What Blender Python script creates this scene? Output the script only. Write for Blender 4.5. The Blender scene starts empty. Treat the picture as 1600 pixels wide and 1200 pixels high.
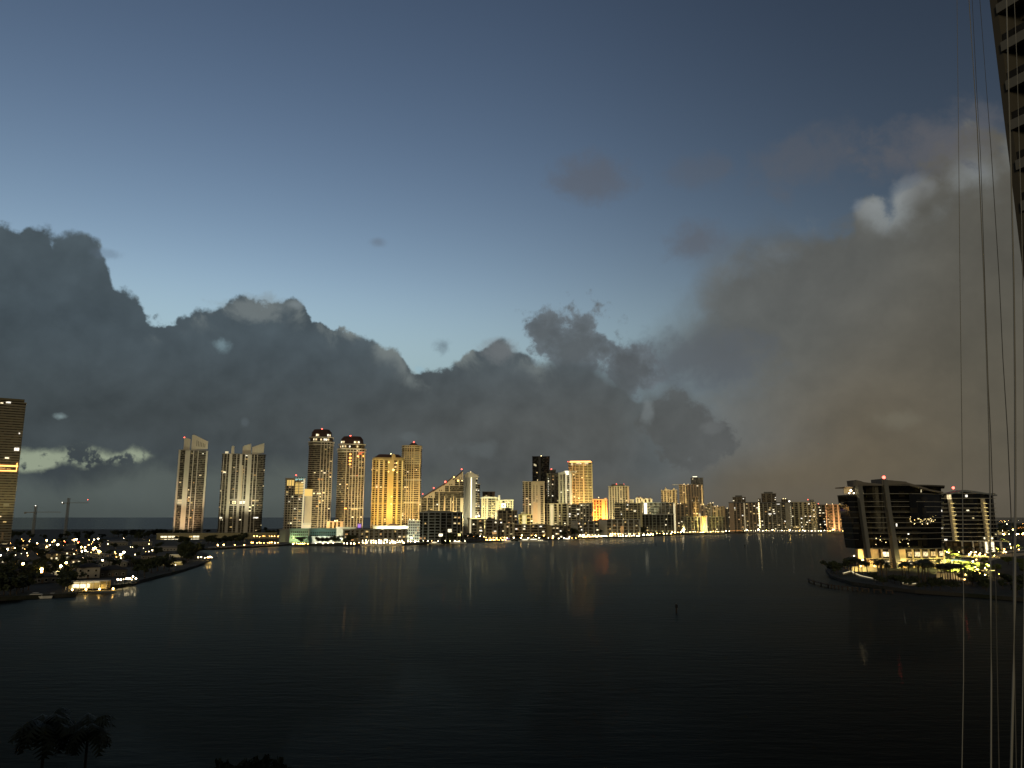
import bpy, math, random
from math import sin, cos, tan, pi, radians as R, atan2, sqrt
from mathutils import Vector, Matrix
random.seed(7)
S = bpy.context.scene
COL = S.collection

# ------------------------------------------------------------------ camera
F = 1180.0; TH = math.atan(208 / F); CZ = 40.0; GZ = 2.0
cam = bpy.data.cameras.new('camera'); camo = bpy.data.objects.new('camera', cam); COL.objects.link(camo)
cam.sensor_width = 36; cam.lens = 36 * F / 1600; cam.clip_start = .2; cam.clip_end = 90000
camo.location = (0, 0, CZ); camo.rotation_euler = (pi / 2 + TH, 0, 0); S.camera = camo

def ray(px, py):
    cx = (px - 800) / F; cy = (600 - py) / F
    return Vector((cx, cos(TH) - cy * sin(TH), sin(TH) + cy * cos(TH)))
def onz(px, py, z=0.0):
    d = ray(px, py); return Vector((0, 0, CZ)) + d * ((z - CZ) / d.z)
def ond(px, py, D):
    d = ray(px, py); return Vector((0, 0, CZ)) + d * (D / d.y)
def ang(px, py):
    d = ray(px, py).normalized(); return math.degrees(atan2(d.x, d.y)), math.degrees(math.asin(d.z))
def lin(r, g, b):
    f = lambda c: (c / 255 / 12.92) if c / 255 <= .04045 else ((c / 255 + .055) / 1.055) ** 2.4
    return (f(r), f(g), f(b), 1.0)

# ------------------------------------------------------------------ node helpers
class X:
    """a socket with arithmetic: builds Math nodes"""
    nt = None
    def __init__(s, v): s.v = v
    @staticmethod
    def m(op, *a, clamp=False):
        n = X.nt.nodes.new('ShaderNodeMath'); n.operation = op; n.use_clamp = clamp
        for i, q in enumerate(a):
            q = q.v if isinstance(q, X) else q
            if isinstance(q, (int, float)): n.inputs[i].default_value = q
            else: X.nt.links.new(q, n.inputs[i])
        return X(n.outputs[0])
    def __add__(s, o): return X.m('ADD', s, o)
    __radd__ = __add__
    def __sub__(s, o): return X.m('SUBTRACT', s, o)
    def __rsub__(s, o): return X.m('SUBTRACT', o, s)
    def __mul__(s, o): return X.m('MULTIPLY', s, o)
    __rmul__ = __mul__
    def __truediv__(s, o): return X.m('DIVIDE', s, o)
    def clamp(s): return X.m('ADD', s, 0.0, clamp=True)
def sstep(x, a, b):
    n = X.nt.nodes.new('ShaderNodeMapRange'); n.interpolation_type = 'SMOOTHSTEP'
    X.nt.links.new(x.v, n.inputs[0]); n.inputs[1].default_value = a; n.inputs[2].default_value = b
    return X(n.outputs[0])
def curve(x, pts, lo, hi, vlo=0., vhi=1.):
    """piecewise curve through pts over [lo, hi]; values kept within [vlo, vhi]"""
    t = ((x - lo) / (hi - lo)).clamp()
    n = X.nt.nodes.new('ShaderNodeFloatCurve'); c = n.mapping.curves[0]
    pts = sorted(((p[0] - lo) / (hi - lo), (p[1] - vlo) / (vhi - vlo)) for p in pts)
    c.points[0].location = pts[0]; c.points[1].location = pts[-1]
    for p in pts[1:-1]: c.points.new(*p)
    for p in c.points: p.handle_type = 'AUTO_CLAMPED'
    n.mapping.update(); X.nt.links.new(t.v, n.inputs['Value'])
    return X(n.outputs[0]) * (vhi - vlo) + vlo
def noise(vec, scale, detail=5., rough=.55, dist=0., off=None):
    nt = X.nt
    if off is not None:
        a = nt.nodes.new('ShaderNodeVectorMath'); a.operation = 'ADD'; nt.links.new(vec, a.inputs[0]); a.inputs[1].default_value = off; vec = a.outputs[0]
    n = nt.nodes.new('ShaderNodeTexNoise'); nt.links.new(vec, n.inputs['Vector'])
    n.inputs['Scale'].default_value = scale; n.inputs['Detail'].default_value = detail; n.inputs['Roughness'].default_value = rough; n.inputs['Distortion'].default_value = dist
    return X(n.outputs['Fac'])
def voro(vec, scale):
    n = X.nt.nodes.new('ShaderNodeTexVoronoi'); n.feature = 'SMOOTH_F1'; X.nt.links.new(vec, n.inputs['Vector']); n.inputs['Scale'].default_value = scale; n.inputs['Smoothness'].default_value = .35
    return X(n.outputs['Distance'])
def mixc(f, a, b):
    n = X.nt.nodes.new('ShaderNodeMix'); n.data_type = 'RGBA'
    for q, i in ((f, 0), (a, 6), (b, 7)):
        q = q.v if isinstance(q, X) else q
        if isinstance(q, (tuple, float)): n.inputs[i].default_value = q
        else: X.nt.links.new(q, n.inputs[i])
    return n.outputs[2]
def scalec(c, k):
    n = X.nt.nodes.new('ShaderNodeVectorMath'); n.operation = 'SCALE'
    X.nt.links.new(c, n.inputs[0]); k = k.v if isinstance(k, X) else k
    if isinstance(k, float): n.inputs['Scale'].default_value = k
    else: X.nt.links.new(k, n.inputs['Scale'])
    return n.outputs[0]

# ------------------------------------------------------------------ sky
def rgb_sky(c):
    n = X.nt.nodes.new('ShaderNodeRGB'); n.outputs[0].default_value = c; return n.outputs[0]
def build_sky():
    w = bpy.data.worlds.new('World'); S.world = w; w.use_nodes = True
    nt = w.node_tree; X.nt = nt; bg = nt.nodes['Background']
    tc = nt.nodes.new('ShaderNodeTexCoord'); d = tc.outputs['Generated']
    sp = nt.nodes.new('ShaderNodeSeparateXYZ'); nt.links.new(d, sp.inputs[0])
    x, y, z = (X(o) for o in sp.outputs)
    a = X.m('ARCTAN2', x, y) * (180 / pi)
    e = X.m('ARCSINE', z) * (180 / pi)
    # clear dawn sky
    sk = nt.nodes.new('ShaderNodeTexSky'); sk.sky_type = 'NISHITA'; sk.sun_disc = False
    sk.sun_elevation = R(-4); sk.sun_rotation = R(-26)
    g = nt.nodes.new('ShaderNodeVectorMath'); g.operation = 'MULTIPLY'; nt.links.new(sk.outputs[0], g.inputs[0]); g.inputs[1].default_value = SKY_TINT
    gm = nt.nodes.new('ShaderNodeGamma'); nt.links.new(g.outputs[0], gm.inputs[0]); gm.inputs[1].default_value = 1.42
    clear = gm.outputs[0]
    # keep the low sky from going orange under the cloud deck
    pale = mixc(sstep(e, 18., 5.), clear, lin(123, 150, 165))
    clear = scalec(pale, 1.0 - sstep(a, -4., 34.) * .22)
    A = lambda l: [ang(*p) for p in l]
    n1 = noise(d, 7., 3., .5, .3); n2 = noise(d, 16., 6., .6, .5); n3 = noise(d, 42., 5., .6); v1 = voro(d, 17.); v2 = voro(d, 44.); n4 = noise(d, 120., 4., .6)
    puff = (.55 - v1) * 2.0 + (.5 - v2) * 1.2 + (n3 - .5) * 2.2 + (n4 - .5) * 1.0
    def relief(scale, detail, off, rough=.55):
        """billows: density difference towards the light, above"""
        return noise(d, scale, detail, rough, .2) - noise(d, scale, detail, rough, .2, (off * .35, off * .2, -off))
    bw = relief(13., 5., .016); bs = relief(6., 4., .03); br = relief(9., 5., .022, .6)
    # far right grey-brown bank, soft
    bankR = A([(860, 740), (960, 640), (1030, 540), (1075, 470), (1120, 405), (1170, 372), (1230, 348), (1290, 345), (1330, 338), (1342, 322), (1362, 312), (1385, 322), (1400, 305), (1425, 288), (1450, 278), (1480, 262), (1600, 225)])
    eR = curve(a, bankR, 2., 40., -5, 40)
    dR = eR - e + (n1 - .5) * 9. + (n2 - .5) * 6.5 + (n3 - .5) * 1.5
    wid = sstep(a, 27., 19.) * 4.4 + 1.2
    mR = sstep(dR / wid, -.5, .8) * sstep(a, 3., 17.)
    soft = sstep(a, 14., 30.)
    colR = mixc(sstep(e, 20., 2.), lin(95, 96, 92), lin(101, 89, 68))
    colR = mixc(sstep(a, 24., 34.) * .55, colR, lin(82, 76, 62))
    colR = mixc(sstep(a, 26., 10.) * sstep(e, 2., 6.), colR, lin(104, 110, 112))
    colR = mixc(sstep(e, 6., 14.) * sstep(a, 30., 20.) * .6, colR, lin(86, 87, 84))
    colR = scalec(colR, .78 + n1 * .24 + n2 * .20 - br * .55 - bs * .5)
    topl = sstep(dR, 4.5, .2) * sstep(v1 + (n3 - .5) * .3, .62, .2) * sstep(a, 13., 25.)
    colR = mixc(topl * .75, colR, lin(140, 146, 147))
    # small bright puffs on the bank's shoulder
    def blob(px, py, ra, re, amp=1.1, k=None):
        a0, e0 = ang(px, py)
        q = X.m('SQRT', X.m('POWER', (a - a0) / ra, 2.) + X.m('POWER', (e - e0) / re, 2.))
        return q + ((n2 - .5) * amp * 1.4 + (n3 - .5) * amp if k is None else k)
    puffs = X.m('MAXIMUM', sstep(blob(1357, 330, 1.2, 1.1, .9), 1.15, .6) * sstep(e + (n3 - .5) * 1.2, ang(1357, 352)[1], ang(1357, 318)[1]), sstep(blob(1428, 302, 1.7, 1.35, .9), 1.15, .5) * sstep(e - a * .16 + (n3 - .5) * 1.2, ang(1430, 330)[1] - 4.75, ang(1430, 292)[1] - 4.75))
    skyc = mixc(mR * .93, clear, colR)
    skyc = mixc(puffs * .4, skyc, lin(142, 147, 149))
    # warm thin veils drifting in the blue
    for (px, py, ra, re, o) in ((925, 278, 3.2, 2.0, .55), (1090, 375, 2.6, 1.8, .6), (1260, 250, 5., 2.2, .45), (1460, 225, 5., 2.2, .8), (1100, 265, 3., 1.4, .3), (590, 378, .7, .4, .35)):
        skyc = mixc(sstep(blob(px, py, ra, re, 1.2), 1.25, .2) * o, skyc, lin(92, 93, 98))
    # middle haze between the banks
    skyc = mixc(sstep(blob(1010, 585, 9., 3.0, .9), 1.3, .2) * .55, skyc, lin(104, 118, 128))
    skyc = mixc(sstep(blob(1090, 560, 7., 2.4, 1.2), 1.2, .3) * .7, skyc, lin(88, 93, 98))
    cc = X.m('MINIMUM', blob(905, 545, 3.9, 2.9, 1.5), blob(855, 515, 1.7, 1.5, 1.3))
    cc = X.m('MINIMUM', cc, blob(985, 580, 2.6, 2.0, 1.6))
    cc = cc + (v2 - .5) * .35 + (n4 - .5) * .5
    colC = scalec(mixc(sstep(cc, .2, 1.), lin(84, 89, 92), lin(98, 106, 112)), .72 + n1 * .28 + n2 * .28 - bw * 1.0)
    skyc = mixc(sstep(cc, 1.16, .72) * .93, skyc, colC)
    lump = X.m('MINIMUM', blob(1055, 660, 2.5, 2.3, 1.0), blob(1090, 690, 3.0, 2.0, 1.2)) + (v2 - .5) * .4 + (n4 - .5) * .4
    skyc = mixc(sstep(lump, 1.12, .80) * .85, skyc, scalec(rgb_sky(lin(84, 86, 86)), .8 + n1 * .2 + n2 * .2 - bw * .8))
    # lower-right puff lit edge
    skyc = mixc(sstep(blob(1400, 655, 2.2, .8, 1.3), 1.2, .1) * .4, skyc, lin(118, 114, 100))
    # cumulus bank, left and centre
    topA = A([(-200, 335), (0, 340), (20, 343), (32, 357), (45, 347), (75, 350), (82, 358), (110, 353), (135, 362), (150, 372), (162, 384), (166, 398), (160, 424), (174, 436), (195, 452), (214, 470), (225, 487), (240, 500), (262, 503), (285, 494), (305, 486), (330, 478), (350, 470), (372, 458), (395, 466), (425, 470), (450, 468), (468, 476), (480, 488), (500, 498), (515, 512), (535, 516), (545, 524), (565, 522), (580, 528), (600, 545), (620, 553), (640, 572), (652, 580), (665, 576), (690, 574), (710, 572), (725, 560), (748, 545), (765, 534), (790, 530), (802, 545), (818, 552), (840, 566), (870, 568), (930, 575), (975, 590), (1000, 612), (1015, 612), (1048, 604), (1075, 612), (1095, 632), (1125, 655), (1170, 690), (1250, 745), (1330, 800)])
    eA = curve(a, topA, -40., 26., -2, 30)
    dA = eA - e + puff * .62 + (n2 - .5) * .8
    mA = sstep(dA / ((sstep(a, -3., 10.) * 1.4 + .36) * (sstep(n1, .35, .7) * 1.5 + .55)), -.35, .65)
    inner = curve(a, [(-40, .20), (-30, .24), (-16, .38), (-4, .62), (6, .80), (26, .9)], -40., 26.)
    colA = mixc(inner, lin(57, 68, 73), lin(92, 94, 92))
    colA = mixc(sstep(e, 6., 14.) * .6, colA, lin(78, 92, 101))
    colA = mixc(sstep(e, 5.2, 1.8) * sstep(a, -3., -20.) * .8, colA, lin(54, 61, 66))
    colA = scalec(colA, .70 + n1 * .34 + n2 * .20 + (.5 - v1) * .14 - bw * .7 - bs * .6)
    rim = sstep(a, 5., 0.) * sstep(dA, 2.3, .1) * sstep(n2 + (.45 - v1) * .5, .46, .66)
    colA = mixc(rim * .62, colA, lin(132, 140, 138))
    mA = mA * sstep(a, 21., 7.)
    skyc = mixc(mA, skyc, colA)
    # paler loose heads on top of the bank, ragged scraps, holes
    for (px, py, ra, re, o, c) in ((400, 484, 2.9, 1.15, .55, (126, 134, 134)), (462, 476, .75, .5, .8, (120, 130, 134)), (782, 548, 1.9, 1.0, .5, (122, 126, 128)), (172, 398, 1.2, .5, .35, (95, 110, 126)), (692, 540, .9, .75, .6, (92, 106, 116)), (345, 538, .75, .6, .7, (120, 142, 150)), (655, 578, .5, .35, .8, (150, 180, 192)), (95, 651, .5, .33, .9, (122, 138, 140)), (382, 660, .35, .5, .35, (95, 105, 110)), (640, 682, .9, .45, .35, (100, 108, 110)), (740, 700, 2.0, .8, .3, (104, 112, 114)), (1012, 640, .5, 1.3, .5, (122, 130, 132)), (1112, 668, 1., .6, .4, (112, 116, 116))):
        skyc = mixc(sstep(blob(px, py, ra, re, 1.7), 1.15, .25) * o, skyc, lin(*c))
    # open greenish light under the deck, far left
    lo = curve(a, A([(-200, 740), (0, 735), (40, 742), (75, 738), (100, 728), (135, 733), (160, 728), (190, 731), (215, 727), (245, 716), (300, 700)]), -40., -20., -2, 10)
    hi = curve(a, A([(-200, 690), (0, 694), (40, 697), (90, 700), (115, 696), (135, 693), (165, 702), (190, 704), (205, 696), (225, 700), (245, 712), (300, 745)]), -40., -20., -2, 10)
    clump = sstep((n3 - .5) * 2.6 + (noise(d, 26., 4., .6) - .5) * 2.6 + (n4 - .5) * .9 + sstep(a, -30., -24.) * .22, .30, -.16)
    gap = sstep(hi - e + (n3 - .5) * 1.1, -.15, .5) * sstep(e - lo + (n3 - .5) * 1.3, -.12, .4) * clump * sstep(a, -20.5, -22.5)
    skyc = mixc(gap, skyc, lin(146, 156, 135))
    # rain haze below the cloud base
    base = curve(a, A([(-200, 738), (60, 742), (150, 735), (260, 722), (400, 722), (560, 732), (700, 742), (900, 745), (1100, 755), (1400, 740), (1700, 720)]), -40., 40., -2, 10)
    hz = sstep(base - e + (n2 - .5) * 2.4 + (n1 - .5) * 1.5, -.7, 1.5) * (1. - gap) * (1. - sstep(a, -14., 2.) * .35)
    colH = curve(a, [(-40, .0), (-20, .12), (-8, .25), (5, .5), (16, .9), (40, 1.)], -40., 40.)
    colH = mixc(colH, lin(92, 102, 99), lin(104, 96, 83))
    colH = scalec(colH, .9 + (n2 - .5) * .2)
    colH = mixc(sstep(e, 1.8, 0.) * .6, colH, scalec(colH, .66))
    skyc = mixc(hz * .85, skyc, colH)
    # behind the viewer and below the horizon: plain night cloud
    skyc = mixc(sstep(X.m('ABSOLUTE', a), 44., 75.), skyc, lin(62, 62, 62))
    skyc = mixc(sstep(e, -.3, -2.), skyc, lin(20, 21, 21))
    out = scalec(skyc, 10.)
    nt.links.new(out, bg.inputs[0]); bg.inputs[1].default_value = .1
    w.cycles.sampling_method = 'MANUAL'; w.cycles.sample_map_resolution = 512
SUN = .50
FLK = .38
SKY_TINT = (5.75, 6.2, 5.8)
build_sky()
# ------------------------------------------------------------------ materials
def newmat(name):
    m = bpy.data.materials.new(name); m.use_nodes = True; X.nt = m.node_tree
    return m, m.node_tree, m.node_tree.nodes['Principled BSDF']
def wallmat(name, rgb, rough=.85, var=.22, scale=.08):
    """painted or raw concrete with blotches and vertical rain streaks"""
    m, nt, b = newmat(name)
    tc = nt.nodes.new('ShaderNodeTexCoord')
    mp = nt.nodes.new('ShaderNodeMapping'); mp.inputs['Scale'].default_value = (1, 1, .12); nt.links.new(tc.outputs['Object'], mp.inputs[0])
    n1 = noise(tc.outputs['Object'], scale, 4.); n2 = noise(mp.outputs[0], .6, 3.)
    k = 1. - var + n1 * var + n2 * var
    nt.links.new(scalec(rgbnode(nt, rgb), k), b.inputs['Base Color']); b.inputs['Roughness'].default_value = rough
    return m
def rgbnode(nt, rgb):
    n = nt.nodes.new('ShaderNodeRGB'); n.outputs[0].default_value = (*rgb[:3], 1); return n.outputs[0]
def glassmat(name, dark, pale, cw=3.2, ch=3.6, rough=.12, pick=.72):
    """window glass: each room behind it dark or with pale curtains"""
    m, nt, b = newmat(name)
    tc = nt.nodes.new('ShaderNodeTexCoord')
    sn = nt.nodes.new('ShaderNodeVectorMath'); sn.operation = 'SNAP'; nt.links.new(tc.outputs['Object'], sn.inputs[0]); sn.inputs[1].default_value = (cw, cw, ch)
    wn = nt.nodes.new('ShaderNodeTexWhiteNoise'); nt.links.new(sn.outputs[0], wn.inputs[0])
    f = sstep(X(wn.outputs['Value']), pick, 1.)
    nt.links.new(mixc(f, (*dark, 1.), (*pale, 1.)), b.inputs['Base Color'])
    b.inputs['Roughness'].default_value = rough; b.inputs['IOR'].default_value = 1.45
    return m
def emat(name, rgb, k):
    m, nt, b = newmat(name)
    b.inputs['Base Color'].default_value = (.02, .02, .02, 1); b.inputs['Emission Color'].default_value = (*rgb, 1); b.inputs['Emission Strength'].default_value = k
    return m
def litroom(name, rgb, k):
    """a lit room seen through its window: brighter and dimmer patches, mullion"""
    m, nt, b = newmat(name)
    tc = nt.nodes.new('ShaderNodeTexCoord'); n1 = noise(tc.outputs['Object'], .9, 3., .6)
    b.inputs['Base Color'].default_value = (.03, .03, .03, 1); b.inputs['Emission Color'].default_value = (*rgb, 1)
    nt.links.new((sstep(n1, .25, .75) * k + .15 * k).v, b.inputs['Emission Strength'])
    return m
WALL = {}
def wm(rgb):
    key = tuple(round(c, 3) for c in rgb)
    if key not in WALL: WALL[key] = wallmat('wall_paint', rgb)
    return WALL[key]
GL = dict(dark=glassmat('dark_glass', (.035, .031, .023), (.17, .15, .105), pick=.45),
          warm=glassmat('bronze_glass', (.04, .03, .018), (.19, .14, .075), pick=.4),
          grey=glassmat('grey_glass', (.05, .048, .04), (.20, .19, .15), pick=.4),
          gold=glassmat('gold_glass', (.035, .024, .010), (.20, .14, .05), pick=.45),
          pale=glassmat('pale_glass', (.06, .058, .045), (.25, .23, .17), pick=.4),
          black=glassmat('black_glass', (.012, .012, .011), (.06, .055, .04), pick=.6, rough=.06))
LIT = [litroom('lit_room', c, k) for c, k in (((1, .78, .42), 1.6), ((1, .86, .55), 2.6), ((1, .68, .25), 1.1), ((1, .93, .78), 2.2), ((1, .55, .2), .9), ((1, .8, .4), .8))]
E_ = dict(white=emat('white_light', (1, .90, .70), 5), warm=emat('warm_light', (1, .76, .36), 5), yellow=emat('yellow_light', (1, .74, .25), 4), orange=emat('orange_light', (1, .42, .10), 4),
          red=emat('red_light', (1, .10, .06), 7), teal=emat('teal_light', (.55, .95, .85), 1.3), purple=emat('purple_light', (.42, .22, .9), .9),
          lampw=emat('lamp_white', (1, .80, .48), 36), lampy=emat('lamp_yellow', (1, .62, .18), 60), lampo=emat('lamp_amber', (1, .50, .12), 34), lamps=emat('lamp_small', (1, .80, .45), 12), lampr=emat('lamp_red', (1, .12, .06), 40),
          strip=emat('strip_light', (1, .9, .62), 2.2), ystrip=emat('yellow_strip', (1, .80, .30), 2.0), soft=emat('soft_light', (1, .85, .5), .75), crown=emat('painted_crown_floodlight', (1, .66, .18), .95), dimgold=emat('painted_gold_floodlight', (1, .68, .20), .62))  # crown and dimgold: floodlight on walls, put into the colour as glow
CREAM = (.56, .47, .33); PALE = (.62, .56, .44); GREY = (.34, .33, .30); DGREY = (.16, .16, .155); WHITE = (.72, .70, .63); GOLD = (.62, .46, .20); TAN = (.48, .36, .22); BROWN = (.20, .13, .08); TEAL = (.30, .44, .36)
ROOFRED = wallmat('dark_red_roof', (.075, .036, .030)); ROOFDK = wallmat('dark_roof', (.03, .028, .026)); METAL = wallmat('grey_steel', (.22, .22, .21), .5)
BARK = wallmat('bark', (.07, .05, .035), .95, .3, 1.5)
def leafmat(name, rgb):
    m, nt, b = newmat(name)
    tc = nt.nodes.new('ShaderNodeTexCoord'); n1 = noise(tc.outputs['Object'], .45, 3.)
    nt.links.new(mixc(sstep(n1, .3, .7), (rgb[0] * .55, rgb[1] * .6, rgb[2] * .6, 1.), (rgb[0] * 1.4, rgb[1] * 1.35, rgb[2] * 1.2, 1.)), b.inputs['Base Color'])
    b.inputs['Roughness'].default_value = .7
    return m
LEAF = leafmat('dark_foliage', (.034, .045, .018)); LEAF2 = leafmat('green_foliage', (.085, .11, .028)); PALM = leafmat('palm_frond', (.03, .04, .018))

# ------------------------------------------------------------------ mesh helpers
class MB:
    def __init__(s): s.v = []; s.f = []
    def prism(s, poly, z0, z1, poly2=None):
        n = len(poly); b = len(s.v); poly2 = poly2 or poly
        s.v += [(p[0], p[1], z0) for p in poly] + [(p[0], p[1], z1) for p in poly2]
        s.f += [tuple(range(b + n - 1, b - 1, -1)), tuple(range(b + n, b + 2 * n))]
        s.f += [(b + i, b + (i + 1) % n, b + n + (i + 1) % n, b + n + i) for i in range(n)]
        return s
    def box(s, x0, x1, y0, y1, z0, z1): return s.prism([(x0, y0), (x1, y0), (x1, y1), (x0, y1)], z0, z1)
    def slab(s, poly, y0, y1):
        """outline in x,z extruded along y"""
        n = len(poly); b = len(s.v)
        s.v += [(p[0], y0, p[1]) for p in poly] + [(p[0], y1, p[1]) for p in poly]
        s.f += [tuple(range(b, b + n)), tuple(range(b + 2 * n - 1, b + n - 1, -1))]
        s.f += [(b + (i + 1) % n, b + i, b + n + i, b + n + (i + 1) % n) for i in range(n)]
        return s
    def tube(s, pts, rad, n=6):
        pts = [Vector(p) for p in pts]; rad = rad if isinstance(rad, (list, tuple)) else [rad] * len(pts); b = len(s.v)
        for i, p in enumerate(pts):
            t = (pts[min(i + 1, len(pts) - 1)] - pts[max(i - 1, 0)]).normalized()
            u = t.cross(Vector((0, 0, 1)) if abs(t.z) < .9 else Vector((1, 0, 0))).normalized(); w = t.cross(u)
            for k in range(n):
                a = 2 * pi * k / n; q = p + (u * cos(a) + w * sin(a)) * rad[i]; s.v.append(tuple(q))
        for i in range(len(pts) - 1):
            for k in range(n):
                k2 = (k + 1) % n
                s.f.append((b + i * n + k, b + i * n + k2, b + (i + 1) * n + k2, b + (i + 1) * n + k))
        s.f += [tuple(b + k for k in range(n - 1, -1, -1)), tuple(b + (len(pts) - 1) * n + k for k in range(n))]
        return s
    def ball(s, c, r, n=8, m=5, sz=1.):
        b = len(s.v); s.v.append((c[0], c[1], c[2] - r * sz))
        for j in range(1, m):
            t = pi * j / m
            for k in range(n):
                a = 2 * pi * k / n; s.v.append((c[0] + r * sin(t) * cos(a), c[1] + r * sin(t) * sin(a), c[2] - r * cos(t) * sz))
        s.v.append((c[0], c[1], c[2] + r * sz)); e = len(s.v) - 1
        for k in range(n):
            k2 = (k + 1) % n; s.f.append((b, b + 1 + k2, b + 1 + k)); s.f.append((e, e - n + k, e - n + k2))
            for j in range(m - 2): q = b + 1 + j * n; s.f.append((q + k, q + k2, q + n + k2, q + n + k))
        return s
    def quad(s, a, b_, c, d):
        b = len(s.v); s.v += [tuple(a), tuple(b_), tuple(c), tuple(d)]; s.f.append((b, b + 1, b + 2, b + 3)); return s
    def mesh(s, name, mat):
        me = bpy.data.meshes.new(name); me.from_pydata(s.v, [], s.f); me.materials.append(mat); return me
    def build(s, name, mat, parent=None):
        return link(name, s.mesh(name, mat), parent)
def link(name, me, parent=None, loc=None):
    o = bpy.data.objects.new(name, me); COL.objects.link(o)
    if parent: o.parent = parent
    if loc: o.location = loc
    return o
def tag(o, label=None, cat=None, group=None, kind=None):
    for k, v in (('label', label), ('category', cat), ('group', group), ('kind', kind)):
        if v: o[k] = v
    return o
def thing(name, label, cat, loc, rz=0., group=None):
    o = bpy.data.objects.new(name, None); COL.objects.link(o); o.location = loc; o.rotation_euler.z = rz; o.empty_display_size = 1
    return tag(o, label, cat, group)
def kids(o): return list(o.children)
def dup(root, loc, rz=0., label=None, group=None, sc=None):
    """copies a thing with its parts and their sub-parts"""
    r = root.copy(); COL.objects.link(r); r.location = loc; r.rotation_euler.z = rz
    if sc: r.scale = (sc, sc, sc) if isinstance(sc, (int, float)) else sc
    for c in kids(root):
        n = c.copy(); COL.objects.link(n); n.parent = r
        for g in kids(c):
            q = g.copy(); COL.objects.link(q); q.parent = n
    if label: r['label'] = label
    if group: r['group'] = group
    return r
FLOODS = []
def flood(p, target, rgb, power, size=70):
    l = bpy.data.lights.new('floodlight', 'SPOT'); l.energy = power * FLK * (.4 if power < 2.5e5 and power > 2e4 else 1.); l.color = (rgb[0], min(1., rgb[1] * (1.07 if rgb[1] > .5 else 1.)), rgb[2] * .92); l.spot_size = R(size); l.spot_blend = .8; l.shadow_soft_size = 1.
    o = bpy.data.objects.new('floodlight', l); COL.objects.link(o); o.location = p
    o.rotation_euler = (Vector(target) - Vector(p)).to_track_quat('-Z', 'Y').to_euler()
    return o

# ------------------------------------------------------------------ buildings
def rectpoly(W, D, c=0.):
    w, d = W / 2, D / 2
    if not c: return [(-w, -d), (w, -d), (w, d), (-w, d)]
    return [(-w + c, -d), (w - c, -d), (w, -d + c), (w, d - c), (w - c, d), (-w + c, d), (-w, d - c), (-w, -d + c)]
def roundpoly(W, D, n=20):
    return [(W / 2 * sin(2 * pi * i / n) * -1, -D / 2 * cos(2 * pi * i / n)) for i in range(n)][::-1]
def grow(poly, k):
    out = []
    for p in poly:
        v = Vector(p); L = v.length; out.append(tuple(v * (1 + k / L)) if len(poly) > 8 else (p[0] + math.copysign(k, p[0]), p[1] + math.copysign(k, p[1])))
    return out
def front(poly, x):
    """y of the front face of the footprint at x"""
    best = 1e9
    for i in range(len(poly)):
        a, b = poly[i], poly[(i + 1) % len(poly)]
        if min(a[0], b[0]) - 1e-6 <= x <= max(a[0], b[0]) + 1e-6:
            if abs(a[0] - b[0]) < 1e-6: best = min(best, a[1], b[1])
            else: best = min(best, a[1] + (x - a[0]) / (b[0] - a[0]) * (b[1] - a[1]))
    return best

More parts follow.
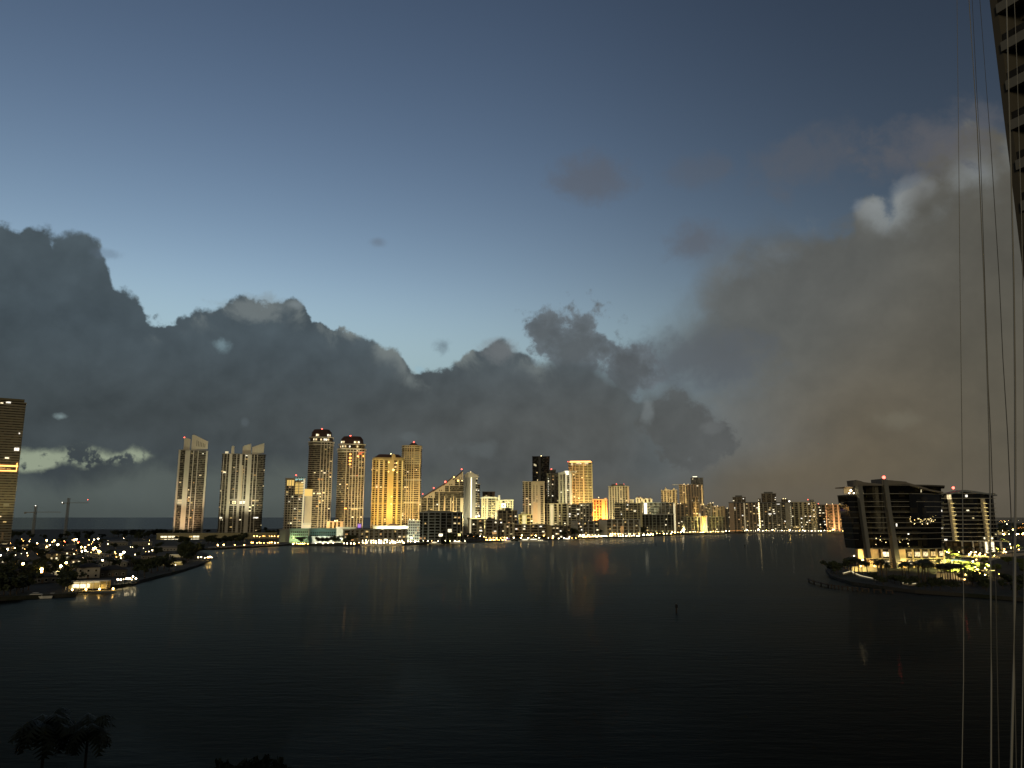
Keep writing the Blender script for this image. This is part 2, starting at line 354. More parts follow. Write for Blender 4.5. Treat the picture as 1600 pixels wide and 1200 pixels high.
class Ctx: pass
def building(name, label, x, y, D, dp=22, fl=12, bays='g1', wall=CREAM, gl='dark', ch=0., rnd=False, lit=6, slabh=.9, proud=.7, yaw=0., cat='apartment building', roof=1.2,
             boxes=(), polys=(), beacons=(), bands=(), floods=(), seed=None, slabwall=None, top=None, pier=1.5, litc=None, group=None):
    rnd_ = random.Random(seed if seed is not None else int(x[0] * 7 + y))
    ym = (y + 826) / 2; L = ond(x[0], ym, D); Rr = ond(x[1], ym, D); xc = (L.x + Rr.x) / 2; W = Rr.x - L.x
    rz = -atan2(xc, D) + R(yaw)
    W *= cos(atan2(xc, D))
    H = ond((x[0] + x[1]) / 2, y, D).z - GZ
    c = Ctx(); c.W, c.H, c.dp = W, H, dp
    cx0 = ond((x[0] + x[1]) / 2, ym, D)
    off = Vector((sin(-rz) * dp / 2, cos(rz) * dp / 2, 0))
    root = thing(name, label, cat, (xc + off.x, D + off.y, GZ), rz, group); c.root = root
    poly = roundpoly(W, dp) if rnd else rectpoly(W, dp, ch)
    wmat = wm(wall); smat = wm(slabwall or wall)
    MB().prism(poly, 0, H).build('glazing' if gl else 'wall', GL[gl] if gl else wmat, root)
    fh = H / fl
    if gl:
        sl = MB().prism(grow(poly, proud), -slabh / 2, slabh / 2).mesh('floor_slab', smat)
        for k in range(1, fl): link('floor_slab', sl, root, (0, 0, k * fh))
    MB().prism(grow(poly, proud + .5), H - .4, H + roof).build('roof', smat, root)
    toks = []
    for t in bays.split():
        toks.append((t[0], float(t[1:] or 1)))
    tot = sum(t[1] for t in toks); u = -W / 2; gb = []
    cache = {}
    for ty, wd in toks:
        w = wd / tot * W; x0, x1 = u, u + w; u = x1
        yf = min(front(poly, x0 + .01 * w), front(poly, x1 - .01 * w)); yb = max(front(poly, x0 + .01 * w), front(poly, x1 - .01 * w))
        if ty in 'wW': MB().box(x0, x1, yf - pier, yb + 1.5, 0, H + .3).build('pier', wmat, root)
        elif ty == 'l': MB().box(x0, x1, yf - pier, yb + 1., 2, H - 1).build('lit_stairwell', E_['strip'], root)
        elif ty == 'L': MB().box(x0, x1, yf - pier, yb + 1., 2, H - 1).build('lit_stairwell', E_['white'] if False else E_['soft'], root)
        elif ty == 'Y': MB().box(x0, x1, yf - pier, yb + 1., 2, H - 1).build('painted_floodlit_pier', E_['dimgold'], root)  # floodlight on the pier painted on as emission
        elif ty == 'b':
            me = MB().box(x0 + .1, x1 - .1, yf - 1.3, yb + .5, -.3, .85).mesh('balcony', smat)
            for k in range(1, fl): link('balcony', me, root, (0, 0, k * fh))
            gb.append((x0, x1, yf, yb))
        else: gb.append((x0, x1, yf, yb))
    if gl and gb:
        used = set()
        for i in range(int(lit * 1.5)):
            x0, x1, yf, yb = rnd_.choice(gb); k = rnd_.randint(0, fl - 1); w = min(x1 - x0, rnd_.uniform(2.2, 4.5)); xs = x0 + rnd_.random() * max(0, x1 - x0 - w); 
            key = (round(xs / 3), k)
            if key in used: continue
            used.add(key); h = min(fh - slabh, 2.4)
            ya, yb_ = front(poly, xs + .02), front(poly, xs + w - .02)
            z0 = k * fh + slabh / 2 + .05
            MB().prism([(xs, ya - .18), (xs + w, yb_ - .18), (xs + w, yb_ + .2), (xs, ya + .2)], z0, z0 + h).build('lit_window', rnd_.choice(litc or LIT), root)
    def lx(px): return (px - (x[0] + x[1]) / 2) / (x[1] - x[0]) * W
    def lz(py): return ond((x[0] + x[1]) / 2, py, D).z - GZ
    c.lx, c.lz, c.poly = lx, lz, poly
    for (px0, px1, py0, py1, yo, dd, mat, pn) in boxes:
        m = mat if not isinstance(mat, tuple) else wm(mat)
        MB().box(lx(px0), lx(px1), -dp / 2 + yo, -dp / 2 + yo + dd, lz(py1), lz(py0)).build(pn, m, root)
    for (pts, yo, dd, mat, pn) in polys:
        m = mat if not isinstance(mat, tuple) else wm(mat)
        MB().slab([(lx(p[0]), lz(p[1])) for p in pts], -dp / 2 + yo, -dp / 2 + yo + dd).build(pn, m, root)
    for (px0, px1, py, h, mat) in bands:
        MB().box(lx(px0), lx(px1), -dp / 2 - .45, -dp / 2 + .3, lz(py) - h / 2, lz(py) + h / 2).build('lit_window', mat, root)
    for (px, py, col, r) in beacons:
        zt = lz(py); MB().ball((lx(px), 0 if dp > 8 else 0, zt), r).build('beacon', E_[col], root)
        MB().tube([(lx(px), 0, H), (lx(px), 0, zt)], .25, 5).build('mast', METAL, root) if zt > H + 1 else None
    M4 = Matrix.Translation(root.location) @ Matrix.Rotation(rz, 4, 'Z')
    for (fx, rgb, p, dist, tz, size) in floods:
        flood(M4 @ Vector((fx * W, -dp / 2 - dist, 6)), M4 @ Vector((fx * W * .8, -dp / 2, H * tz)), rgb, p, size)
    return c
# ------------------------------------------------------------------ the beach towers
B = building
def crown(c, py0, py1, k0, k1, mat, name='mansard_roof'):
    p = [(a * k0, b * k0) for a, b in c.poly]; q = [(a * k1, b * k1) for a, b in c.poly]
    MB().prism(p, c.lz(py0), c.lz(py1), q).build(name, mat, c.root)
def ring(c, py, k, h, mat, name='cornice'):
    p = [(a * k, b * k) for a, b in c.poly]; z = c.lz(py)
    MB().prism(p, z - h / 2, z + h / 2).build(name, mat, c.root)
def lamps_on(c, pts, k, w=2.6, h=2.4):
    for (px, py) in pts:
        x = c.lx(px); yf = front([(a * k, b * k) for a, b in c.poly], x); z = c.lz(py)
        MB().box(x - w / 2, x + w / 2, yf - .35, yf + .6, z - h / 2, z + h / 2).build('lit_window', random.choice(LIT[:4]), c.root)

c = B('residential_tower', 'slender cream tower with two slanted fins on its roof and a lit green sky lobby', (275, 321), 704, 1650, dp=34, fl=46,
      bays='w.8 g2 w1.6 w.5 g1.3 w.35 g1.6 w.35 b3.2 w.8', wall=(.58, .54, .44), slabwall=(.26, .235, .185), gl='dark', ch=5, lit=9, slabh=.6, proud=.5,
      polys=(([(282, 684), (292, 686), (292, 705), (282, 705)], 2, 5, PALE, 'roof_fin'), ([(294, 680), (297, 679), (320, 689), (320, 701), (294, 703)], .5, 4, PALE, 'roof_fin')),
      boxes=((278.5, 287, 780, 788, -.4, 1.5, E_['soft'], 'sky_lobby_window'), (299, 318, 703, 706, 0, 6, DGREY, 'roof_recess')), beacons=((282, 683, 'red', 1.3),),
      floods=((-.1, (1, .66, .46), 6e5, 60, .25, 70), (.2, (1, .86, .64), 1.1e6, 80, .75, 60)))
for i in range(6): x = c.lx(302 + i * 2.6); MB().box(x, x + .9, -c.dp / 2 + .2, -c.dp / 2 + 1, c.lz(697 + i * .3), c.lz(688 + i * 1.0)).build('roof_opening', ROOFDK, c.root)
c = B('residential_tower', 'broad cream tower with three stub fins on top and a lit floor across it', (344, 412), 710, 1650, dp=40, fl=45,
      bays='g.5 w.25 g1 w.2 g.8 w1.1 g.6 b1 w.3 b1 w1 g1 w.3 g.8 w1.6 g.8 w.3 g1 w.25 b2.6 g.4', wall=(.58, .53, .43), slabwall=(.23, .21, .165), gl='dark', ch=6, lit=17, slabh=.6, proud=.5,
      polys=(([(357.5, 698), (360, 697), (362, 698), (362, 711), (357.5, 711)], 0, 5, PALE, 'roof_fin'), ([(375, 697.5), (388, 692.5), (388.5, 710), (375, 710)], 3, 5, PALE, 'roof_fin'), ([(390, 698), (409, 691.5), (409, 707), (403, 708), (390, 710)], .5, 4, PALE, 'roof_fin'), ([(374, 727), (378, 727), (378, 781), (374, 781)], -1.4, 1, CREAM, 'wall_panel')),
      boxes=((348, 353, 706, 709, 0, 5, E_['soft'], 'roof_light'), (357.5, 385, 788.5, 790, -1.4, 1.5, PALE, 'ledge'), (357.5, 385, 780.5, 781.5, -1.4, 1.5, PALE, 'ledge')),
      bands=((357.5, 360, 785, 6, LIT[1]), (364, 370, 785, 6, LIT[1]), (375, 385, 785, 6, LIT[3]), (394, 405, 782, 2.6, LIT[0]), (376, 380, 738, 2.6, LIT[4]), (376, 380, 734, 2.6, LIT[4]), (347, 352, 738, 3, LIT[1]), (346, 350, 809, 3, LIT[1]), (398, 406, 809, 3, LIT[3])),
      floods=((-.3, (1, .88, .66), 8e5, 80, .6, 65), (.3, (1, .88, .66), 1.1e6, 80, .7, 65)))
c = B('hotel_tower', 'short hotel tower with a teal lit crown and floodlit yellow upper floors', (445, 475), 748, 1560, dp=26, fl=24,
      bays='w.4 g1 w.3 g1 w.3 g1 w.3 b2 w.35 b2 L.8', wall=(.46, .40, .30), gl='dark', ch=0, lit=14, slabh=1.1,
      boxes=((459, 474.5, 745.5, 751.5, 0, 12, (.06, .12, .11), 'crown_sign_box'), (447, 457, 747, 749.5, -.6, 12, BROWN, 'roof_house'), (447, 458, 750, 759, -.9, 3, E_['crown'], 'painted_floodlit_floor'), (460, 474, 754, 772, -1.4, 3, E_['crown'], 'painted_floodlit_floor')), beacons=((461, 742, 'red', 1.2),), yaw=3)  # yellow floodlight on the crown floors painted on as emission
for i in range(7):
    x = c.lx(460 + i * 2.05); MB().box(x, x + random.uniform(1.2, 2.2), -13.4, -13., c.lz(750.5 - (i % 3) * .8), c.lz(746.6 + (i % 2) * .7)).build('sign_letter', E_['teal'], c.root)
for k in range(7): MB().box(c.lx(460), c.lx(474), -14.7, -14.4, c.lz(755.8 + 2.5 * k), c.lz(755 + 2.5 * k)).build('balcony_slab', wm(BROWN), c.root)
B('annex_tower', 'narrow blank beige slab with a floodlit yellow crown beside the short hotel', (475.5, 487), 765, 1575, dp=22, fl=6, bays='W1', wall=(.52, .44, .33), gl=None, lit=0,
  boxes=((473, 487, 764, 775, -1.6, 24, E_['crown'], 'painted_floodlit_crown'), (470, 487.5, 817, 820, -2.5, 20, PALE, 'ledge'), (470, 487, 820, 826, -2, 4, E_['soft'], 'lit_floor')), floods=((.2, (1, .85, .6), 5e5, 70, .5, 70),))  # crown box glows in place of floodlight falling on its wall
for sgn, (nm, xx, yt, lb) in enumerate((('residential_tower', (480, 518.5), 691, 'tallest dark banded tower with a brown cap and lit penthouse windows'), ('residential_tower', (526, 569), 702, 'dark capped tower with red lights scattered down its pillared side'))):
    c = B(nm, lb, xx, yt, 1600 + 30 * sgn, dp=44, fl=47 - 2 * sgn, bays='b5.2 w.3 g1.1 w.3 g1 w.3 g1 w.3 b1 w.3' if not sgn else 'b3.6 w.3 g1.2 w.25 g1 w.35 g1 w.3 g.9 w.35 g.9 w.3 g.9 w.4', wall=(.52, .44, .32), slabwall=(.24, .21, .16), gl='warm' if sgn else 'dark', ch=10, lit=16, slabh=.8, proud=.4, pier=1.3,
          floods=((.3, (1, .80, .50), 1.5e6, 80, .7, 60), (.25, (1, .72, .40), 6e5, 60, .2, 70)))
    d0 = 0 if not sgn else 11; xm = sum(xx) / 2
    ring(c, 690.5 + d0, 1.08, 2.2, wm(PALE)); ring(c, 694.5 + d0, 1.06, 1.5, wm(PALE))
    crown(c, 690 + d0, 682.5 + d0, .93, .93, GL['warm'], 'penthouse_glazing'); ring(c, 683 + d0, 1.02, 1.5, wm(PALE))
    crown(c, 682.5 + d0, 675.5 + d0, .86, .80, ROOFRED, 'attic'); crown(c, 675.5 + d0, 670 + d0, .84, .62, ROOFRED)
    w = xx[1] - xx[0]
    lamps_on(c, [(xx[0] + w * f, 686.6 + d0) for f in ((.2, .28, .48, .62, .7, .78) if not sgn else (.1, .18, .26, .42, .7))], .93, 3.4, 4.2)
    lamps_on(c, [(xx[0] + w * f, 679.5 + d0) for f in ((.3, .36, .76, .84) if not sgn else (.12, .2, .6, .68, .75))], .86, 3.2, 4.2)
    zt = c.lz(668.5 + d0); MB().ball((c.lx(xm - (0 if not sgn else 3)), 0, zt), 1.5).build('beacon', E_['red'], c.root)
    if sgn:
        for (px, py, ww, hh) in ((545.5, 710, 4, 2.5), (545.5, 715.5, 5, 3), (545.5, 720, 5, 3), (545.5, 725.5, 4.5, 2.6), (561, 709, 6, 2.2), (558, 713, 2, 4), (566, 712, 2, 4), (541, 794.5, 5, 2.4), (557, 743, 2, 2), (558, 710, 2, 2), (562, 706.5, 12, 1.2)):
            x = c.lx(px); z = c.lz(py); MB().box(x - ww / 2, x + ww / 2, front(c.poly, x) - 1.7, front(c.poly, x) + .2, z - hh / 2, z + hh / 2).build('red_lit_window', E_['orange'] if hh > 2.3 else emat('red_room', (1, .2, .08), 1.2), c.root)
        for py in (743.5, 794): x0, x1 = c.lx(546), c.lx(569); MB().box(x0, x1, -c.dp / 2 - 1.4, -c.dp / 2, c.lz(py + .6), c.lz(py - .6)).build('ledge', wm(PALE), c.root)
        for px in (551, 555, 559): x = c.lx(px); MB().box(x - 2, x + 2, -c.dp / 2 - .5, -c.dp / 2 + .2, c.lz(796.5), c.lz(794.6)).build('lit_window', LIT[0], c.root)
    else:
        for px in (487, 491, 497, 500.5): x = c.lx(px); MB().box(x - 1.6, x + 1.6, front(c.poly, x) - 1.5, front(c.poly, x), c.lz(772), c.lz(770)).build('lit_window', LIT[1], c.root)
        for px, py in ((498, 749), (503, 749), (500, 783), (497, 791)): x = c.lx(px); MB().box(x - 2.4, x + 2.4, front(c.poly, x) - 1.5, front(c.poly, x), c.lz(py + 1.3), c.lz(py - 1.3)).build('lit_window', LIT[4], c.root)
# golden floodlit tower
c = B('hotel_tower', 'golden floodlit hotel tower with glowing pillars and a dark mansard roof', (580.5, 631), 719, 1640, dp=36, fl=40,
      bays='w.3 g1 w.3 g.8 Y.7 b1.2 w.5 Y.25 g1.2 w.3 W1.9 w.3 g1.2 Y.25 w.5 b1.2 Y.7 g.5', wall=GOLD, gl='gold', ch=5, lit=12, slabh=.8, proud=.5,
      boxes=((580, 632, 761.5, 763, -1.8, 6, GOLD, 'ledge'), (580, 632, 785.6, 786.8, -1.8, 6, E_['dimgold'], 'ledge')),  # lower ledge has the gold floodlight put into its colour
      floods=((-.35, (1, .62, .22), 1.0e6, 60, .45, 80), (.0, (1, .72, .30), 9e5, 90, .8, 80), (.35, (1, .62, .22), 1.3e6, 60, .45, 80)))
ring(c, 733.3, 1.06, 1.6, E_['dimgold']); ring(c, 730.5, 1.02, 1.2, wm(GOLD)); ring(c, 716, 1.0, 1.5, wm(GOLD))  # first cornice glows, its floodlight painted on
crown(c, 719, 714.5, .98, .90, wm(GOLD), 'attic'); crown(c, 714.5, 709.5, .9, .62, ROOFRED)
MB().slab([(c.lx(610.5), c.lz(719)), (c.lx(610.5), c.lz(711.5)), (c.lx(613.5), c.lz(708.8)), (c.lx(616.5), c.lz(711.5)), (c.lx(616.5), c.lz(719))], -20, -14).build('roof_gable', wm(GOLD), c.root)
for (px, py, r_) in ((613.5, 734.3, 3.2), (606, 722.5, 1.8), (618.5, 723.3, 1.6), (606, 737, 1.6), (619.5, 738, 1.5), (612, 776, 1.3), (611.5, 787.5, 2.2)): MB().ball((c.lx(px), -c.dp / 2 - 1.9, c.lz(py)), r_ * .75).build('facade_lamp', E_['yellow'], c.root)
MB().ball((c.lx(609), 0, c.lz(708)), 1.2).build('beacon', E_['warm'], c.root)
c = B('residential_tower', 'tall cream tower with a small red dome standing behind the golden hotel', (627, 657.5), 697, 1720, dp=38, fl=46, bays='g1 w.3 g.7 w.3 g.7 w.3 g.7 w.35 g.7 w.35 b2.2 w.5 g.4', wall=(.55, .44, .27), gl='warm', ch=6, lit=15, slabh=.8, proud=.5, seed=5,
      boxes=((627, 658, 749.2, 750.6, -1.8, 6, PALE, 'ledge'), (627, 658, 785, 786, -1.8, 6, PALE, 'ledge')), floods=((.3, (1, .70, .32), 1.6e6, 70, .35, 70), (.1, (1, .8, .5), 1.5e6, 90, .8, 60)))
for k in range(10): ring(c, 707 + k * 2.9, 1.05, .9, wm(PALE), 'balcony_ring') if k < 7 else None
ring(c, 699.5, 1.06, 1.8, wm(PALE)); crown(c, 697, 695.5, .9, .9, wm(CREAM), 'attic')
p2 = [(9.5 * cos(2 * pi * i / 14) + c.lx(644.5), 9.5 * sin(2 * pi * i / 14)) for i in range(14)]
for z0, z1, k0, k1 in ((697, 693.5, 1.12, .95), (693.5, 690.8, .95, .45)): MB().prism([((a - c.lx(644.5)) * k0 + c.lx(644.5), b * k0) for a, b in p2], c.lz(z0), c.lz(z1), [((a - c.lx(644.5)) * k1 + c.lx(644.5), b * k1) for a, b in p2]).build('dome', ROOFRED, c.root)
MB().ball((c.lx(645), 0, c.lz(689.6)), 1.4).build('beacon', E_['red'], c.root)

# stepped building with the sloping red roofline: four blocks of one building
c = B('stepped_tower', 'cream resort building whose stepped red roof climbs like a staircase', (657, 724), 778, 1640, dp=26, fl=15, bays='w.3 g2.6 w.35 g2.5 w.3 g2.3 w.5 g2.4 w.3 g2.3 w.5 g2.2 w.3 g1.7 w.5 W1', wall=(.68, .57, .38), slabwall=(.26, .215, .14), gl='dark', lit=10, slabh=.9, proud=.5, roof=.3,
      floods=((-.2, (1, .78, .46), 7e5, 60, .7, 80), (.3, (1, .78, .46), 7e5, 60, .8, 80)))
for i, (x0, x1, yt) in enumerate(((677.5, 724, 768.5), (693.5, 724, 759), (709, 724, 748.5))):
    zb, zt = c.lz((778, 768.5, 759)[i]), c.lz(yt); a, b = c.lx(x0), c.lx(x1)
    MB().box(a, b, -13 + .04 * i, 13 - .04 * i, zb, zt).build('glazing', GL['dark'], c.root)
    for k in range(1, 3): MB().box(a - .2, b + .2, -13.6, 13.6, zb + (zt - zb) * k / 3 - .45, zb + (zt - zb) * k / 3 + .45).build('floor_slab', wm((.26, .215, .14)), c.root)
    for k, px in enumerate((x0, x0 + 7.5)): MB().box(c.lx(px), c.lx(px) + 1.6, -14.4, 14.2, zb, zt).build('pier', wm((.68, .57, .38)), c.root)
    MB().box(a - .5, b + .5, -14.2, 14.2, zt - .5, zt + .6).build('ledge', wm(CREAM), c.root)
for i, (x0, y0, x1, y1, yb) in enumerate(((661, 777, 678, 766.5, 778), (676.5, 767.5, 694, 757, 768.4), (692.5, 758, 710, 744, 759), (708, 749, 723, 736.5, 749))):
    MB().slab([(c.lx(x0), c.lz(y0)), (c.lx(x1), c.lz(y1)), (c.lx(x1), c.lz(yb)), (c.lx(x0), c.lz(yb))], -14.6, 12).build('gable_wall', wm(CREAM), c.root)
    MB().slab([(c.lx(x0 - 2), c.lz(y0)), (c.lx(x1), c.lz(y1 - 2)), (c.lx(x1), c.lz(y1)), (c.lx(x0), c.lz(y0 + 1))], -15, 13).build('sloping_roof', ROOFRED, c.root)
    for k in range(2): MB().box(c.lx(x0 + 9 + k * 3), c.lx(x0 + 10.5 + k * 3), -14.9, -14.5, c.lz(yb - 1.2), c.lz(yb - 3.2)).build('gable_window', GL['dark'], c.root)
for (px, py, col, r_) in ((660, 772, 'red', 1.0), (677, 762.5, 'red', 1.2), (695, 753, 'red', 1.9), (720.5, 733, 'red', 1.3), (715, 751, 'yellow', 2.0), (721.5, 751, 'warm', 1.2), (708.5, 745.5, 'yellow', 1.5)): MB().ball((c.lx(px), -15.6, c.lz(py)), r_).build('roof_lamp', E_[col], c.root)
for px in (694, 708): MB().slab([(c.lx(px - 1.3), c.lz(805)), (c.lx(px + 1.5), c.lz(805)), (c.lx(px + 1.2), c.lz(790)), (c.lx(px + .9), c.lz(775)), (c.lx(px - .2), c.lz(775))], -14.5, -13.4).build('buttress', wm((.66, .50, .28)), c.root)
c = B('slab_tower', 'plain grey slab tower split by one white lit vertical line, roof flaring outwards', (725, 746), 742, 1680, dp=30, fl=26, bays='W4.4 l.7 W2.6 b1.3', wall=(.40, .38, .33), gl='dark', lit=5, slabh=.9,
      polys=(([(726, 742), (729, 738.5), (737, 737.5), (748.5, 745), (744, 746), (726, 746)], -2, 26, PALE, 'flared_roof'),), beacons=((735, 737, 'warm', 1.),), floods=((.1, (1, .88, .66), 6e5, 70, .6, 80),))
B('apartment_tower', 'slim balcony tower tucked against the flaring grey slab', (745, 749.5), 757, 1720, dp=24, fl=22, bays='b1', wall=TAN, gl='warm', lit=5, group=None)
# the pale group around x 750-830
c = B('apartment_tower', 'pale tower under a thin white flared canopy roof', (752, 774), 778.5, 1700, dp=24, fl=16, bays='w1 g.5 w.8 g.5 w.5 L.6 g2 w.2 g2', wall=(.62, .52, .33), gl='grey', lit=6, polys=(([(749.5, 778), (757, 776), (775, 776.6), (775, 778.6), (752, 779)], -3, 30, WHITE, 'canopy_roof'),), floods=((-.2, (1, .84, .5), 8e5, 60, .5, 80),))
B('apartment_tower', 'brown topped block rising just behind the white canopy roof', (754, 773), 769, 1780, dp=22, fl=20, bays='w1 g1 w1 g1 w1', wall=BROWN, gl='dark', lit=4, beacons=((755, 772, 'white', 1.4),))
c = B('apartment_tower', 'cream tower topped by a small rounded lantern turret', (772, 783), 782, 1720, dp=20, fl=16, bays='w1 L.5 w1 g.6 w.5', wall=(.62, .54, .36), gl='grey', lit=4, boxes=((773, 777, 776.5, 783, 0, 8, PALE, 'turret'), (778, 781.5, 773.5, 783, 0, 8, WHITE, 'turret'), (779, 781, 773.8, 777, -.3, 2, E_['soft'], 'turret_light')), floods=((0, (1, .86, .5), 9e5, 60, .8, 80),))
c = B('apartment_tower', 'pale balcony block with one big white lit opening near its roof', (783, 802), 782, 1740, dp=22, fl=14, bays='w.6 g1 w.5 g.7 w.5 g.7 w.5 g.7 w.6', wall=(.58, .53, .38), gl='grey', lit=6, boxes=((783.5, 790, 786.5, 793, -1.8, 2, E_['strip'], 'lit_opening'), (785.5, 788, 789, 791.5, -2, 1, (.1, .1, .08), 'opening_frame'), (783, 803, 780.8, 782.5, -2.5, 24, PALE, 'cornice')), floods=((.1, (1, .88, .55), 9e5, 60, .8, 80),))
c = B('apartment_block', 'brown fronted block with an arched dark canopy over its centre', (777, 808), 798, 1560, dp=20, fl=8, bays='w.8 g2 w.3 g2 w.9 b2.4 w.6 g1 w.2 g1.4', wall=(.42, .36, .24), gl='dark', lit=10, polys=(([(789, 794.5), (792, 793.2), (795, 793), (798, 794.5), (798, 798), (789, 798)], -2, 10, ROOFDK, 'arched_canopy'),), beacons=((806, 798, 'warm', .9),))
c = B('apartment_block', 'small pale yellow block with a square stair tower and a bright lit stripe', (810.5, 832), 804.5, 1640, dp=16, fl=6, bays='w.4 g1.4 w.4 L1.6 w.7 g1.8 w.3 g1', wall=(.60, .52, .28), gl='gold', lit=6, boxes=((814, 821, 800, 806, 2, 9, PALE, 'stair_tower'),), floods=((-.1, (1, .86, .4), 5e5, 50, .5, 90),))
c = B('apartment_tower', 'tall beige tower with broad blank peach pillars and a bright lamp on its roof', (817, 851), 753, 1700, dp=30, fl=27, bays='g.9 w.5 g1.4 w.5 g1.2 w1.3 g.45 w1.2 g.35 w1.8 b1.6 w.6', wall=(.56, .47, .34), gl='dark', lit=9, slabh=.9, proud=.4, boxes=((833, 850, 752, 757.5, -1.7, 28, CREAM, 'crown_wall'), (833, 840, 785, 816, -1.9, 1, (.62, .46, .30), 'peach_panel')), beacons=((827.5, 755, 'white', 1.8), (844, 752, 'red', .9)), floods=((.2, (1, .74, .46), 8e5, 60, .4, 80),))
# black towers
c = B('black_tower', 'black glass tower with a slanted top, leaning edge and a small faint sign', (832, 858), 713, 1980, dp=36, fl=40, bays='g3 w1 g4', wall=(.05, .05, .05), slabwall=(.03, .03, .03), gl='black', lit=3, slabh=.5, proud=.15, pier=.4, roof=.2,
      polys=(([(832, 717), (842, 713), (842, 720), (832, 722)], .2, 30, GL['black'], 'slanted_top'), ([(857, 713), (859.5, 712.5), (857.8, 745), (855, 760), (854, 760)], 0, 34, GL['black'], 'leaning_edge')), beacons=((846, 711.5, 'warm', 1.2),))
for (a, b, q, t) in ((834.4, 835.3, 724.5, 727.5), (835.6, 836.8, 725, 728), (837.2, 838.3, 726, 728.6), (834.4, 837, 726.2, 726.9)): MB().box(c.lx(a), c.lx(b), -18.9, -18.1, c.lz(t), c.lz(q)).build('sign_letter', E_['strip'] if False else E_['soft'], c.root)
c = B('dark_tower', 'dark bronze tower with a stepped crown standing against the black glass tower', (854, 873), 740, 1900, dp=30, fl=36, bays='g2 w.5 g1.2 w.5 g1.6', wall=(.11, .10, .085), gl='dark', lit=6, slabh=.6, proud=.2, boxes=((858, 869, 733.5, 741, 3, 22, (.06, .055, .05), 'crown_block'), (870, 872, 738, 741, 3, 14, (.06, .055, .05), 'crown_block')), beacons=((862, 732.5, 'red', 1.4),))
for k in range(9): MB().box(c.lx(856.4), c.lx(857.6), -15.6, -14.8, c.lz(748 + k * 3.3), c.lz(747.3 + k * 3.3)).build('lit_window', LIT[3], c.root)
c = B('apartment_tower', 'bright tower with two white floodlit pillars and a curved roof edge', (873, 894), 739, 1850, dp=28, fl=30, bays='w1.2 g.8 w1 g1 w.3 L.9 g1.6 L.9 w.6', wall=(.60, .56, .44), gl='grey', lit=6, polys=(([(873, 741), (877, 737.5), (884, 735.8), (892, 735.5), (892, 740), (873, 741.5)], -1.6, 26, WHITE, 'curved_roof'), ([(883, 736), (889, 736), (888, 742), (886, 742)], -2.6, 2, E_['strip'], 'roof_light')), boxes=((892, 902, 736.3, 737.2, -2, 16, WHITE, 'roof_blade'),), floods=((.2, (1, .88, .55), 9e5, 60, .6, 80),))
c = B('gold_tower', 'wide gold gridded tower with an orange lit rooftop crown', (889, 926), 723, 1900, dp=34, fl=44, bays='g1.4 w.2 g1 w.2 b1.4 w.2 b1.4 w.5 b1.4 w.2 b1.4 w.3', wall=(.58, .46, .26), gl='gold', lit=18, slabh=1.1, proud=.6, boxes=((891, 924, 720.3, 721.4, -1, 30, E_['orange'], 'crown_light'), (893, 896, 723, 727, -1.8, 2, E_['soft'], 'crown_lamp'), (901, 907, 722.5, 725, -1.8, 2, E_['soft'], 'crown_lamp'), (914, 920, 722.5, 725.5, -1.8, 2, E_['soft'], 'crown_lamp')), beacons=((888, 720.5, 'red', .8), (925, 721, 'orange', .8)), floods=((.2, (1, .80, .42), 2.2e6, 90, .6, 80), (-.2, (1, .80, .42), 1.2e6, 90, .5, 80)))
for sx, (xx, yt, lb) in enumerate((((849, 887), 787.5, 'low beige condo slab with one lime lit stairwell at its far corner'), ((884.5, 905), 789, 'narrow middle condo slab beside a pale lit stairwell'), ((905, 926.5), 786.5, 'grey brown condo slab under the gold gridded tower'))):
    B('condo_block', lb, xx, yt, 1720, dp=18, fl=12, bays=('w.3 g1 w.3 g.8 w.4 L.9 w.5 g1 w.8 g.8 w.6 b1.6 w.4', 'L.8 w.4 g.8 w.3 b2 w.3 g1', 'w.7 g.7 w.5 g.7 w.5 b1 w.4 g.8 w.6')[sx], wall=((.56, .50, .33), (.56, .51, .36), (.50, .46, .34))[sx], gl='dark', lit=6, slabh=.8, proud=.4, bands=((900, 906, 796, 2.4, LIT[1]), (898, 902, 806, 2, LIT[0])) if sx == 1 else ((861, 866, 807, 2.2, LIT[2]), ) if not sx else ((906, 911, 810, 1.8, LIT[2]),))
c = B('orange_building', 'orange floodlit apartment building with bright vertical bands', (926.5, 949), 781, 1820, dp=20, fl=12, bays='w.5 g.9 w.35 g1 w.35 g1 w.6 w.9 g.5 w.5', wall=(.72, .42, .22), gl='warm', lit=2, slabh=.7, proud=.2, boxes=((926, 944, 779.8, 781.4, -1.7, 20, (.7, .5, .34), 'cornice'), (945, 948, 778, 782, -1, 5, PALE, 'stair_head')), beacons=((936, 777, 'warm', .9),), floods=((-.25, (1, .30, .05), 2.6e6, 40, .35, 90), (.25, (1, .34, .07), 2.6e6, 40, .4, 90), (.42, (1, .62, .30), 1e6, 40, .6, 70)))
c = B('apartment_tower', 'beige ribbed tower with a dark roof house behind the grey condo row', (951.5, 983.5), 760, 2050, dp=30, fl=24, bays='w.5 g.5 w.5 g.5 w.5 g.5 w.5 g.5 w.5 g.5 w.5 g.7 w.3 g.7 w.7', wall=(.54, .46, .32), gl='dark', lit=6, slabh=.8, proud=.3, boxes=((956, 976, 756.5, 759, 4, 14, DGREY, 'roof_house'),), beacons=((964, 756, 'red', 1.1), (975.5, 756.5, 'red', 1.1)), floods=((-.1, (1, .80, .5), 1.4e6, 80, .6, 80),))
